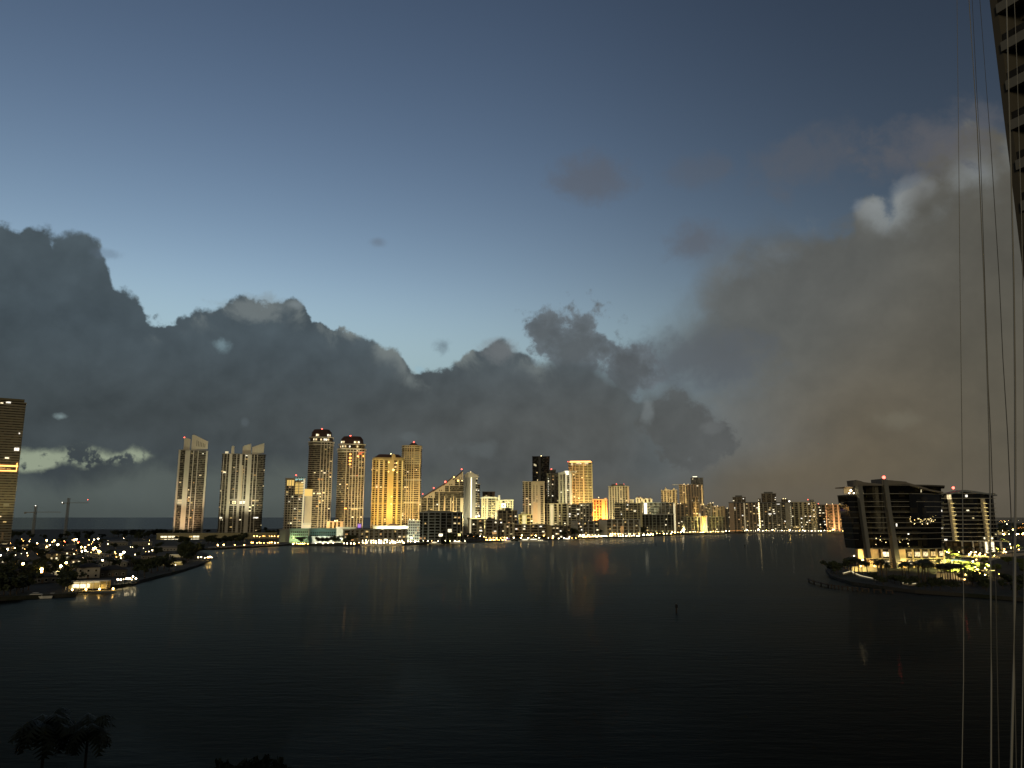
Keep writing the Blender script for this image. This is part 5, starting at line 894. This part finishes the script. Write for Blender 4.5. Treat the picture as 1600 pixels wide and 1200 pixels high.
def glass_residence():
    D = 820; o = Vector((*XY(1520, D), GZ)); t = thing('glass_building', 'smaller dark glass building with two stacked lit round pillars behind the garden', 'office building', o)
    lx = lambda px, py=842: XY(px, D, py)[0] - o.x
    lz = lambda py: zat(py, D) - GZ
    top = [(lx(1473, 771), 4), (lx(1487, 771), 0), (lx(1515, 771), -2), (lx(1540, 771), 0), (lx(1558, 773), 4), (lx(1556, 773), 34), (lx(1476, 771), 34)]
    bot = [(lx(1477), 4), (lx(1490), 0), (lx(1517), -2), (lx(1542), 0), (lx(1564), 4), (lx(1562), 34), (lx(1479), 34)]
    ys = [845, 838.3, 831.8, 825.5, 819, 812.6, 806.3, 800, 793.8, 787.2, 778.6]; z0, z1 = lz(845), lz(771)
    at = lambda z: lerp2(bot, top, (z - z0) / (z1 - z0))
    MB().prism(offs(bot, -1.5), z0, z1, offs(top, -1.5)).build('glazing', GX, t)
    for y in ys: z = lz(y); MB().prism(offs(at(z), .5), z - .28, z + .28).build('floor_slab', wm((.42, .40, .34)), t)
    MB().prism(offs(at(z1), .8), z1 - .3, z1 + .4).build('roof', wm(SLAB), t)
    for pts in ([(1481, 770.5), (1494, 768), (1506, 765.5), (1522, 767.5), (1546, 771.5), (1546, 773), (1520, 770.5), (1505, 768.5), (1484, 772.5)], [(1545, 770.5), (1556, 773), (1556, 775), (1546, 774)]):
        MB().slab([(lx(a, c), lz(c)) for a, c in pts], -2.5, 14).build('roof_wing', wm((.20, .22, .24)), t)
    for pa, pb in ((1480, 1489.5), (1531, 1540.5)):
        for i in range(len(ys) - 1):
            za, zb = lz(ys[i]) + .3, lz(ys[i + 1]) - .3; f = (i + .5) / len(ys); px = pb + (pa - pb) * f
            x = lx(px + 2, ys[i] - 3); m = MB().tube([(x, -1.4, za), (x, -1.4, zb)], 2.3, 14); m.build('pillar', wm((.56, .50, .38)), t)
            MB().box(x - 1.9, x + 1.9, -5.6, -5.2, za - .02, za + .14).build('uplight', E_['yellow'], t)
    MB().box(lx(1477, 776), lx(1483, 776), -4, -3, lz(780), lz(773)).build('lit_terrace', LIT[0], t)
    for (px, py, w, h, k) in ((1509, 775, 1.2, 2.4, 3), (1511, 797.5, 1.6, 1.2, 1), (1488, 803.5, 1.2, 1.6, 3), (1493, 804, 1, 1, 5), (1537, 796.5, 4, 2.4, 1), (1519.5, 809.5, .9, 1.6, 5), (1473, 798, 2.4, 2, 3), (1474.5, 825, 2, 1.2, 3), (1545, 841, 9, 2, 1), (1480.5, 843.5, 2, 1.6, 3), (1559, 835, .8, 1.6, 5)):
        x = lx(px, py); z = lz(py); y = front(at(z), min(max(x, at(z)[0][0] + .1), at(z)[4][0] - .1)); MB().box(x - w / 2, x + w / 2, y - .7, y + 1.2, z - h / 2, z + h / 2).build('lit_room', LIT[k], t)
    MB().box(lx(1500), lx(1561), -3.5, 6, z0 - .7, z0 - .1).build('podium_edge', wm(WHITE), t)
    for px in (1500.5, 1517, 1534.5, 1541, 1560.5): MB().box(lx(px) - .6, lx(px) + .6, -3.3, -2, 0, z0 - .7).build('podium_post', wm(WHITE), t)
    MB().prism(offs(bot, -3), 0, z0).build('podium_glazing', GL['warm'], t)
    for px in (1539, 1549): MB().box(lx(px) - 1.6, lx(px) + 1.6, -1.6, -1.2, .5, z0 - 1).build('lit_window', LIT[1], t)
    x = lx(1493, 765); MB().tube([(x, 4, z1), (x, 4, lz(762))], .2, 5).build('mast', METAL, t); MB().ball((x, 3.8, lz(762)), 1.4).build('beacon', emat('beacon_red', (1, .10, .07), 7), t)
glass_residence()
# ------------------------------------------------------------------ peninsula garden
PG = 'palms in the peninsula garden'
for (px, py, s) in ((1330, 896, .95), (1336, 899, 1.05), (1342, 899, 1.0), (1348, 901, .95), (1356, 898, .85), (1374, 905, 1.15), (1379, 908, 1.25), (1386, 907, 1.05), (1416, 906, 1.05), (1411, 905, .9), (1421, 908, 1.1), (1442, 911, 1.3), (1446, 914, 1.35), (1451, 912, 1.2), (1437, 913, 1.15)): plant(random.choice(PV), onz(px, py, GZ - .1), 'dark palm standing against the lit lobby of the wide glass building', 'palms before the lit lobby', s * 1.45, .74)
for px in range(1470, 1503, 4): plant(random.choice(PV), onz(px, 909 + (px % 3), GZ - .1), 'dark palm in the close row at the end of the lobby terrace', 'row of palms by the lobby terrace', 1.35, .8)
trees_px([(1303, 895), (1299, 894), (1307, 897), (1310, 894), (1320, 889), (1326, 888), (1333, 886), (1331, 883), (1338, 885)], GZ - .1, 'round dark bush tree on the tip of the peninsula', 'bush trees on the peninsula tip', .7, 1.0, TV[:2], 'round_bush')
trees_px([(1366, 908), (1370, 911), (1392, 909), (1398, 912), (1427, 912), (1432, 915), (1455, 914), (1462, 916), (1380, 914), (1408, 914), (1420, 918), (1446, 920), (1470, 921), (1486, 922), (1436, 921), (1456, 921), (1495, 921)], GZ - .1, 'low dark shrub along the peninsula seawall', 'shrubs along the peninsula seawall', .42, .66, TV[:3], 'seawall_shrub')
trees_px(scatter(30, 1500, 1640, 908, 935, lambda x, y: y < 928 + (x - 1500) * .05), GZ - .1, 'dark tree in the unlit grove at the right edge of the peninsula', 'unlit grove on the peninsula', .55, .85, TV[:3])
trees_px(scatter(20, 1530, 1640, 868, 905, lambda x, y: y > 866 + max(0, 1560 - x) * .3), GZ - .1, 'green tree on the slope above the unlit grove', 'green trees above the grove', .5, .9, TV[3:])
trees_px(scatter(8, 1480, 1535, 868, 905), GZ - .1, 'lamp lit green garden tree beside the lobby', 'lamp lit garden trees', .35, .62, TV[3:], 'garden_shrub')
trees_px(scatter(22, 1478, 1566, 858, 866), GZ - .1, 'small lit tree in front of the smaller glass building', 'lit trees before the smaller glass building', .55, .9, TV[3:], 'garden_shrub')
for px, py in ((1488, 868), (1494, 866), (1500, 869), (1507, 866), (1513, 865), (1520, 867), (1529, 865), (1537, 866), (1465, 893), (1469, 890), (1550, 866)): plant(random.choice(PV), onz(px, py, GZ - .1), 'lamp lit palm around the garden drive', 'lamp lit garden palms', .8)
LG = 'glowing garden lamp among the peninsula trees'
rg = random.Random(12)
for i in range(60):
    px, py = (rg.uniform(1480, 1570), rg.uniform(856, 867)) if i < 26 else ((rg.uniform(1478, 1545), rg.uniform(867, 906)) if i < 48 else (rg.uniform(1540, 1598), rg.uniform(850, 905)))
    if i >= 48 and rg.random() < .4: py = rg.uniform(850, 868)
    lamp(px, py, 2.2, rg.choice(('lampy', 'lampy', 'lampo', 'lampw')), LG, 'garden lamps on the peninsula', z=GZ - .1, r=rg.choice((.28, .36, .45)), name='garden_lamp')
for (px, py, r) in ((1334.5, 868.5, .5), (1348, 871, .35), (1358.5, 876.5, .35), (1370.5, 872, .35), (1404.5, 876, .35), (1418, 876, .4)): lamp(px, py, 4, 'lamps', 'bright lamp at the foot of the wide glass building', 'lobby lamps', z=GZ - .1, r=r, name='garden_lamp')
def path_wall(pts, label, name='garden_wall'):
    P = [onz(px, py, GZ) for px, py in pts]; t = thing(name, label, 'wall', P[0]); m = MB(); s = MB()
    for a, b in zip(P, P[1:]):
        a, b = a - P[0], b - P[0]; n = Vector((-(b - a).y, (b - a).x, 0)).normalized() * .3
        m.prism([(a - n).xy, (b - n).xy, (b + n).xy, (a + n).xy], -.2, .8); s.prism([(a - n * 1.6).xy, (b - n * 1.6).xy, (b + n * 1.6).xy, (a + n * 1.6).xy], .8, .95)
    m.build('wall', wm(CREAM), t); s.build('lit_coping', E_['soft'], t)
path_wall([(1318, 897.5), (1330, 894), (1334, 897), (1345, 901.5), (1360, 905), (1372, 907)], 'lit curved terrace edge at the tip of the peninsula'); path_wall([(1411, 913.2), (1424, 914.6), (1436, 913.5)], 'short lit terrace edge below the lobby palms'); path_wall([(1481, 914.5), (1489, 915.5)], 'tiny lit step edge beside the row of palms')
tw = thing('terrace_paving', 'yellow lit round garden drive with stepped kerbs', 'driveway', onz(1530, 870, GZ))
for i, (rx, ry, z) in enumerate(((20, 26, .12), (15, 19, .5), (9, 12, .9))): MB().prism([(rx * cos(2 * pi * k / 24), ry * sin(2 * pi * k / 24)) for k in range(24)], -.1, z).build('step', wm((.6, .5, .3)), tw)
for k in range(6): p = onz(1517 + k * 5.2, 869.5 + abs(k - 2.5) * .5, GZ); flood((p.x, p.y, GZ + 9), (p.x, p.y, GZ), (1, .74, .26), 60000, 130)
for px, py, pw in ((1478, 881, 9), (1485, 889, 8), (1492, 897, 9), (1494, 872, 8), (1501, 884, 7), (1506, 894, 8), (1513, 886, 7), (1519, 897, 9), (1526, 889, 8), (1532, 899, 7), (1541, 891, 9), (1480, 866, 10), (1488, 862, 10), (1498, 863, 9), (1508, 861, 11), (1517, 860, 11), (1526, 862, 10), (1535, 861, 10), (1546, 863, 9), (1556, 862, 7), (1572, 846, 9), (1590, 856, 6)):
    p = onz(px, py, GZ - .1)
    for q in range(3): plant(random.choice(TV[3:]), (p.x + random.uniform(-4, 4), p.y + random.uniform(1, 7), GZ - .1), 'lamp lit green garden tree beside the lobby', 'lamp lit garden trees', random.uniform(.4, .62)).name = 'garden_shrub'
    flood((p.x + 1, p.y - 5, GZ + 5.5), (p.x, p.y + 2, GZ), (1, .82, .28), pw * 42000, 100)
tb = thing('terrace_wall', 'golden lit terrace wall behind the palms at the peninsula tip', 'wall', onz(1350, 893, GZ), .1); MB().box(-9, 10, 0, .5, -.1, 3.2).build('wall', wm(CREAM), tb); MB().box(-9.2, 10.2, -.15, .65, 3.2, 3.4).build('coping', wm(PALE), tb)
for dx in (-6, 0, 6): p = onz(1350, 893, GZ); flood((p.x + dx, p.y - 3.5, GZ + .5), (p.x + dx, p.y, GZ + 1.6), (1, .74, .30), 3500, 120)
tb = thing('terrace_wall', 'dim beige terrace wall behind the close row of palms', 'wall', onz(1485, 905, GZ), -.1); MB().box(-8, 8, 0, .5, -.1, 3.6).build('wall', wm(CREAM), tb); MB().box(-8.2, 8.2, -.15, .65, 3.6, 3.8).build('coping', wm(PALE), tb)
for dx in (-5, 4): p = onz(1485, 905, GZ); flood((p.x + dx, p.y - 3.5, GZ + .5), (p.x + dx, p.y, GZ + 1.6), (1, .74, .36), 900, 120)
for pts in ([(1476, 886), (1500, 879), (1530, 881), (1560, 873), (1605, 867), (1605, 863), (1550, 867), (1520, 875), (1495, 873), (1476, 880)], [(1478, 862), (1560, 865), (1600, 861), (1600, 859), (1560, 861), (1478, 858.5)], [(1500, 908), (1512, 898), (1530, 893), (1546, 897), (1546, 893), (1528, 889), (1508, 894), (1494, 904)]):
    tag(MB().prism(seg(pts, GZ - .1)[::-1], GZ - .3, GZ - .094).build('added_pale_ground', wm((.50, .44, .32))), kind='structure')  # pale sheets added so the dark ground brightens under the floodlights
pool = thing('garden_pool', 'small teal lit pool beside the lobby end', 'pool', onz(1488, 876, GZ)); MB().box(-9, 9, -8, 8, -.1, .25).build('rim', wm(WHITE), pool); MB().box(-8, 8, -7, 7, .25, .3).build('pool_surface', E_['teal'], pool)
for px, py, w in ((1480, 880, 8), (1494, 886, 6), (1470, 885, 6)): glow(px, py, w, 3, E_['ystrip'], {1480: 'yellow lit garden kiosk by the teal pool', 1494: 'yellow lit kiosk among the garden trees', 1470: 'lit porch at the corner of the wide glass building'}[px], 'garden_kiosk', 'kiosk')
# broken old dock in the water
def old_dock():
    P = [onz(px, py, 0) for px, py in ((1264, 909), (1272, 912.5), (1283, 915.5), (1294, 918), (1304, 919.6), (1316, 921), (1332, 922.8), (1347, 924.4), (1366, 926.2), (1385, 927.5), (1402, 928.5))]
    t = thing('curved_dock', 'dark curved wooden dock with gaps standing off the peninsula', 'dock', P[0]); q = [p - P[0] for p in P]
    for i, (a, b) in enumerate(zip(q, q[1:])):
        n = Vector((-(b - a).y, (b - a).x, 0)).normalized() * .9; e = .55 if i > 2 else 1.
        b2 = a.lerp(b, e); MB().prism([(a - n).xy, (b2 - n).xy, (b2 + n).xy, (a + n).xy], 1.5, 1.9).build('deck_panel', BARK, t)
        for p in (a, b2): MB().tube([(p.x, p.y, -1), (p.x, p.y, 2.1)], .38, 7).build('pile', BARK, t)
old_dock()
def marker(px, py, h, label):
    p = onz(px, py, 0); t = thing('channel_marker', label, 'channel marker', p)
    MB().tube([(0, 0, -1), (0, 0, h)], [.3, .26], 8).build('pile', BARK, t); MB().box(-.55, .55, -.4, -.32, h * .55, h * .95).build('signboard', ROOFDK, t); MB().ball((0, 0, h + .2), .2).build('cap', METAL, t)
marker(1057, 957.5, 3.6, 'nearest dark channel marker post standing in open water'); marker(1025, 853.5, 4, 'tiny channel marker post before the lit marina'); marker(1164, 857, 5, 'tiny channel marker post before the brown slab condo'); marker(226, 908.5, 3, 'slim pale post standing off the island dock')
# ------------------------------------------------------------------ far shore: lamps, trees, quays
def shore_lamps(spec, label, group):
    for (x0, x1, y, n, kinds, h, r) in spec:
        n = max(2, int(n * .8))
        for i in range(n):
            px = x0 + (x1 - x0) * (i + rg.uniform(.2, .8)) / n
            yy = (y if not callable(y) else y(px)) + rg.uniform(-.5, .5)
            lamp(px, yy, h, rg.choice(kinds), label, group, D=None, r=r * rg.choice((.5, .7, .9, 1.15)), name='shore_lamp')
W_, Y_ = ('lampw', 'lampw', 'lampy'), ('lampy', 'lampo', 'lampy')
shore_lamps([(330, 390, 851.5, 5, Y_, 3, .55), (390, 436, 848, 14, ('lampo', 'lampy', 'lampw'), 3.5, .6), (394, 436, 838, 12, ('lampo', 'lampy', 'lampo'), 6, .55)], 'amber lamp along the drive beyond the long school building', 'lamps beyond the school')
shore_lamps([(455, 482, 849.5, 10, Y_, 3, .6), (490, 526, 848.5, 6, W_, 3, .5)], 'lamp on the forecourt of the teal school', 'lamps of the school forecourt')
shore_lamps([(533, 557, 848.8, 6, W_, 3, .65), (560, 632, 847.8, 22, W_, 3, .75), (565, 630, 844.6, 20, ('lamps', 'lampw'), 5, .6), (634, 655, 846, 6, W_, 3, .7), (655, 690, 845, 6, W_, 3, .55)], 'white lamp in the row before the long four storey condo', 'lamps before the long condo')
shore_lamps([(690, 728, 845.2, 7, W_, 3, .5), (728, 757, 838, 8, W_, 4, .65), (725, 742, 832, 4, ('lampw',), 5, .7), (757, 792, 843.5, 14, Y_, 3, .65), (757, 790, 840.5, 8, ('lampo', 'lampy'), 5, .6)], 'lamp at the marina below the grey hipped block', 'lamps of the marina')
shore_lamps([(790, 860, 840.5, 9, ('lampy', 'lampw'), 3.5, .7), (798, 870, 836.5, 8, Y_, 5, .7), (862, 905, 841, 8, ('lampw', 'lampo'), 3, .7), (904, 940, 838.4, 18, W_, 3, .75), (904, 936, 835.8, 10, ('lamps', 'lampw'), 5, .6)], 'lamp along the low apartment quay', 'lamps along the apartment quay')
shore_lamps([(940, 1000, 837.3, 22, ('lampw', 'lampw', 'lamps'), 3, .8), (952, 1000, 834.2, 16, ('lamps', 'lampy'), 5, .7), (1003, 1022, 835.8, 9, W_, 3, .75), (1003, 1050, 833.6, 12, ('lampy', 'lamps'), 4, .7), (1048, 1066, 832, 6, ('lampo', 'lampy'), 5, .9)], 'lamp at the foot of the concrete frame building', 'lamps below the frame building')
shore_lamps([(1068, 1100, 831.3, 14, ('lampy', 'lamps'), 3, .8), (1100, 1132, 830.6, 14, ('lampy', 'lamps'), 3, .8), (1132, 1142, 829.8, 3, W_, 4, .8)], 'lamp before the dark low condos', 'lamps before the dark condos')
shore_lamps([(1160, 1290, 829.2, 34, ('lampw', 'lampy', 'lamps'), 3, .85), (1290, 1334, 829.3, 12, ('lampy',), 3, .8)], 'lamp in the long even row before the slab condos', 'lamps before the slab condos')
for (px, py, r, k, lb) in ((1067, 828.5, 2.2, 'lampw', 'brightest white light on a mast at the lit marina corner'), (1099, 820, 1.1, 'lampy', 'lamp at the golden entrance tower'), (1167, 828, 1.6, 'lampw', 'big white light at the start of the long lamp row'), (1185, 827.5, 1.7, 'lampw', 'big white light at the joint of the slab condos'), (1207, 828, 1.2, 'lampw', 'big white light below the grey slab condo'), (1234, 828, 1.4, 'lampy', 'big light at the corner of the olive slab condo'), (1141, 824, 1.2, 'lampw', 'lone light on the dark shore before the brown slab'), (1277, 818, 1.3, 'lampw', 'light at the corner by the dim staggered block'), (658.5, 803, 1.9, 'lampy', 'big yellow flare on the roof beside the big black condo'), (912, 802, 1.6, 'lampw', 'bright light above the dark grey midrise'), (928, 800, 1.1, 'lampy', 'lamp at the foot of the orange building'), (1081, 776, 1.4, 'lampy', 'lamp high on the construction floors'), (1107, 787, 1.6, 'lampy', 'lamp on the thin grey block')):
    lamp(px, py, 8, k, lb, None, r=r * .8, name='mast_light')
def quay(pts, label, mat, h=2.2, w=.8, name='lit_quay'):
    P = [onz(px, py, 1.0) for px, py in pts]; t = thing(name, label, 'quay', P[0]); m = MB(); s = MB()
    for a, b in zip(P, P[1:]):
        a, b = a - P[0], b - P[0]; n = Vector((-(b - a).y, (b - a).x, 0)).normalized() * w
        m.prism([(a - n).xy, (b - n).xy, (b + n).xy, (a + n).xy], -2, h); m.prism([(a - n * 3).xy, (b - n * 3).xy, (b + n * 3).xy, (a + n * 3).xy], h + 2.6, h + 3.); 
        k = max(1, int((b - a).length / 5.5))
        for i in range(k): q = a.lerp(b, (i + .5) / k); s.box(q.x - .8, q.x + .8, q.y - 2.2, q.y - 1.9, h + 2.0, h + 2.4)
    m.build('wall', wm((.26, .25, .22)), t); o = s.build('light_fitting', mat, t); o['kind'] = 'stuff'
quay([(1165, 832.2), (1230, 832.2), (1292, 832.2)], 'long white lit covered quay before the slab condos', E_['white']); quay([(1294, 832.4), (1334, 832.6)], 'yellow lit covered quay below the tree covered point', E_['yellow']); quay([(1068, 835.2), (1094, 834.6)], 'yellow lit quay in front of the dark low condo', E_['yellow']); quay([(1104, 834.2), (1133, 833.6)], 'yellow lit quay beyond the golden entrance tower', E_['yellow']); quay([(1160, 831.6), (1140, 832)], 'amber lit quay end beside the brown slab condo', E_['orange'])
quay([(563, 852.2), (628, 851.5)], 'white lit covered walk before the long four storey condo', E_['white'])
ms = thing('marina_building', 'glaring yellow floodlit marina building below the dark striped condo', 'building', onz(1036, 833.5, GZ), -.12)
MB().box(-27, 24, 0, 14, 0, 13).build('wall', wm((.68, .66, .40)), ms)
for i in range(9): MB().box(-25 + i * 5.4, -21.5 + i * 5.4, -.4, 0, 7.6, 11.6).build('lit_window', LIT[1] if i % 2 else LIT[3], ms); MB().box(-25 + i * 5.4, -21.5 + i * 5.4, -.4, 0, 1, 5).build('lit_window', LIT[1] if i % 3 else LIT[0], ms)
MB().box(-28, 25, -1, 15, 13, 13.8).build('roof', wm(WHITE), ms)
for sx in (-16, 0, 14): p = onz(1036, 835.6, GZ); flood((p.x + sx, p.y - 2, GZ + 3), (p.x + sx, p.y + 60, GZ + 14), (1, .92, .45), 2.2e4, 110)
ST = 'dark tree along the far seawall'
trees_px([(560, 848.5), (564, 848), (570, 849), (576, 848.5), (555, 848.8), (651, 847), (655, 846), (660, 845.5), (665, 846.5), (690, 847), (694, 846), (698, 846.5), (702, 847), (706, 847.5), (729, 843), (733, 842), (738, 844), (540, 850), (547, 849.5), (745, 843), (520, 849), (512, 849.5), (503, 849.8), (497, 850), (470, 850), (528, 849.6)], GZ, ST, 'trees along the far seawall', 1.0, 1.7, TV[:3])
trees_px([(620, 840), (626, 841), (632, 840), (614, 841), (638, 842), (606, 840.5), (692, 842), (697, 841), (703, 841), (708, 842), (650, 841), (644, 842)], GZ, 'tall dark tree between the long condo and the big black condo', 'tall trees by the black condo', 1.5, 2.1, TV[:3])
trees_px([(325, 851), (330, 849.5), (335, 851), (342, 850.5), (350, 850), (362, 850), (368, 849.5), (374, 850.5), (290, 853), (283, 852), (355, 848.5), (378, 848)], GZ, 'dark tree on the lawn before the long school building', 'trees before the long school', 1.1, 1.7, TV[:3])
trees_px(scatter(11, 380, 440, 828, 842) + scatter(11, 270, 420, 829, 835), GZ, 'dark tree at the feet of the two cream towers', 'trees under the cream towers', 1.1, 1.8, TV[:3])
trees_px([(955, 837), (960, 836.5), (944, 836.5), (950, 837.2), (1000, 836), (1004, 834.5), (936, 838), (898, 839), (880, 840.5)], GZ, 'rounded dark tree before the concrete frame building', 'trees before the frame building', 1.5, 2.2, TV[:3])
trees_px([(1099, 832), (1101, 831.6), (1097, 831.8), (1065, 831), (1070, 830), (1138, 829.5), (1145, 829.5), (1135, 829), (1150, 830)], GZ, 'dark tree before the dark low condos', 'trees before the dark condos', 1.2, 2.0, TV[:3])
trees_px(scatter(20, 1276, 1345, 822, 830), GZ, 'dark tree on the wooded point beneath the brick building', 'trees on the wooded point', 1.8, 2.8, TV[:3])
wd = [];
for px, py in scatter(60, 1558, 1640, 811.5, 840): p = onz(px, py, GZ); h = random.uniform(9, 17); wd += [(p.x + random.gauss(0, 4), p.y + random.gauss(0, 4), GZ + h * random.uniform(.3, .9), random.uniform(3, 5.5), random.uniform(2, 3.6)) for k in range(5)]
tag(leafcloud(random.Random(3), wd, 26, 1.3, LEAF).build('far_woods', LEAF), kind='stuff')
for i in range(30): lamp(rg.uniform(1562, 1600), rg.choice((803.5, 814, 818, 833.5, 834.5, 828)) + rg.uniform(-1.4, 1.4), 7, rg.choice(('lampo', 'lampy', 'lampw')), 'distant lamp glimmering beyond the smaller glass building', 'distant lamps beyond the glass buildings', r=rg.choice((.5, .7, 1.)))
glow(1570, 836, 22, 6, E_['ystrip'], 'bright yellow lit storefront beyond the smaller glass building', 'storefront', 'building', h=9); glow(1597, 826, 30, 8, E_['orange'], 'amber lit storefront at the far right of the bay', 'storefront', 'building', h=6)
# purple and pink glimmers on roofs
# ------------------------------------------------------------------ tower beside the viewer
def near_tower():
    e = ond(1569, 210, 50); u = Vector((sin(R(156)), cos(R(156)), 0)); n = Vector((-u.y, u.x, 0))
    if n.y > 0: n = -n
    rz = atan2(u.y, u.x); t = thing('balcony_tower', 'tall apartment tower close by at the picture edge, seen from below with white balcony edges', 'apartment tower', (e.x, e.y, 0), rz)
    # local x runs along the face towards the viewer; the face looks to local side s
    s = 1 if (Matrix.Rotation(rz, 3, 'Z') @ Vector((0, 1, 0))).dot(n) > 0 else -1
    def bx(x0, x1, y0, y1, z0, z1): a, b = sorted((s * y0, s * y1)); return MB().box(x0, x1, a, b, z0, z1)
    L = 26.
    pr = lambda pts, z0, z1: MB().prism([(a, s * b) for a, b in pts], z0, z1)
    pr([(.8, -1.9), (L, -1.9), (L, -16), (16, -16)], 0, 112).build('wall', wm((.17, .145, .10)), t)
    pr([(0, -.2), (.5, -.2), (1.4, -2.2), (.7, -2.2)], 0, 112).build('end_wall', wm((.09, .08, .06)), t)
    ref = ond(1554, 80, e.y - .5).z; fh = 3.05; k0 = int((ref - 2) / fh); z = ref - k0 * fh; i = 0
    rail = MB()
    for k in range(8): rail.box(.5, L, s * (-.26) - .03, s * (-.26) + .03, .03 + k * .088, .098 + k * .088)
    for k in range(30): rail.box(.5 + k * .88, .55 + k * .88, s * (-.26) - .03, s * (-.26) + .03, 0, .72)
    rme = rail.mesh('railing', ROOFDK); fas = bx(.5, L, -.35, 0, 0, .72).mesh('balcony_edge', wm((.20, .195, .175))); sl = bx(.5, L, -1.9, -.35, .42, .62).mesh('balcony_slab', wm((.17, .145, .10)))
    gl = bx(2.2, 8.4, -1.95, -1.78, .7, 2.7).mesh('balcony_door', GL['black']); strip = bx(.5, L, -1.9, -1.6, 2.55, 3.0).mesh('lintel', wm((.20, .17, .12)))
    while z < 108:
        link('balcony_slab', sl, t, (0, 0, z)); link('balcony_edge', fas, t, (0, 0, z)); link('railing', rme, t, (0, 0, z + .68)); link('balcony_door', gl, t, (0, 0, z)); link('lintel', strip, t, (0, 0, z)); z += fh
    pr([(-.2, .1), (L, .1), (L, -16), (16, -16)], 112.01, 113).build('roof', wm(GREY), t)
near_tower()
vb = MB().box(-130, -4, -11, -3, 0, 112)  # unseen building behind the camera, added to shade the near palms
tag(vb.build('viewpoint_shade_building', wm(GREY)), kind='structure')
def rope(pts, D, r, label, rgb=(.34, .33, .29)):
    P = [ond(px, py, D * (1.7 - .7 * min(1., max(0., py / 900)))) for px, py in pts]
    a = P[0] + (P[0] - P[1]) * (12 / max(.1, (P[0] - P[1]).length)); b = P[-1] + (P[-1] - P[-2]) * (24 / max(.1, (P[-1] - P[-2]).length))
    P = [Vector((a.x, a.y, a.z))] + P + [b]; o = P[0].copy()
    tag(MB().tube([p - o for p in P], r * .92, 6).build('hanging_rope', wm(rgb), None), label, 'rope', 'ropes hanging past the balcony').location = o
rope([(1496, 60), (1498, 240), (1500, 440), (1503, 680), (1504.5, 820), (1505.7, 940), (1505.5, 1060), (1503, 1200)], 7, .0042, 'thinnest hanging rope, the one passing in front of the round pillars')
rope([(1514, 0), (1527, 200), (1537.5, 440), (1543, 600), (1545.5, 680), (1547, 780), (1548, 940), (1549, 1060), (1548.5, 1200)], 6.5, .0066, 'dark rope of a close pair, the one staying straight down to the bottom')
rope([(1522, 60), (1526, 140), (1532, 240), (1538.8, 440), (1544, 600), (1548, 680), (1551, 776), (1556, 920), (1561, 1200)], 9, .0055, 'rope of the close pair that drifts away below the smaller glass building roof', (.12, .115, .10))
rope([(1531, 0), (1549, 240), (1561.5, 440), (1567, 560), (1574.5, 680), (1579.5, 800), (1583, 920), (1588, 1200)], 9, .0062, 'dark slanting rope crossing the brown cloud towards the thick rope', (.12, .115, .10))
rope([(1572, -30), (1575, 100), (1579, 240), (1584, 440), (1586, 600), (1586.5, 760), (1585.5, 940), (1583.5, 1060), (1580, 1200)], 5.5, .0088, 'thickest pale rope hanging across the balcony tower edge')
rope([(1584, -20), (1589, 100), (1593, 240), (1596.5, 350), (1600, 560), (1601, 760), (1600, 960), (1596, 1200)], 7, .0052, 'pale rope hanging over the white balcony edges')
# palms close to the viewer's shore
NV = [palm_tree(61, 11., 34, 4.1), palm_tree(64, 10., 30, 3.6)]
for px, py, v, s, lb in ((72, 1134, 0, 1.12, 'biggest black palm silhouette at the bottom corner of the view'), (138, 1142, 1, 1.0, 'second black palm silhouette leaning beside the biggest one')):
    p = ond(px, py, 100); q = NV[v]; hh = (p.z - GZ); r = dup(q, (p.x, 100, GZ), random.uniform(0, 6), lb, None, s); r.scale.z = hh / (11. if v == 0 else 10.)
for px, py, s in ((358, 1196, .9), (372, 1200, .85), (408, 1194, .9), (424, 1192, .95), (436, 1196, .9), (395, 1202, .9)):
    p = ond(px, py, 106); h8 = 8. * .88; r = dup(random.choice(TV[:3]), (p.x, 106, GZ), random.uniform(0, 6), 'black treetop just rising over the bottom edge of the view', 'treetops at the bottom edge'); k = (p.z - GZ) / h8; r.scale = (k * .5, k * .5, k)
for o in TV + PV + NV + list(LP.values()):
    for c in kids(o): bpy.data.objects.remove(c)
    bpy.data.objects.remove(o)
# ------------------------------------------------------------------ light and render settings
sun = bpy.data.lights.new('town_glow', 'SUN'); sun.energy = SUN; sun.color = (1, .84, .54); sun.angle = R(14)
so = bpy.data.objects.new('town_glow', sun); COL.objects.link(so); so.rotation_euler = Vector((.22, 1, -.20)).to_track_quat('-Z', 'Y').to_euler()
v = S.view_settings; v.view_transform = 'Standard'; v.look = 'None'; v.exposure = 0; v.gamma = 1; v.use_curve_mapping = False
S.cycles.sample_clamp_indirect = 4; S.cycles.max_bounces = 6; S.cycles.glossy_bounces = 3; S.cycles.diffuse_bounces = 2; S.cycles.caustics_reflective = False; S.cycles.caustics_refractive = False
S.cycles.use_light_tree = True
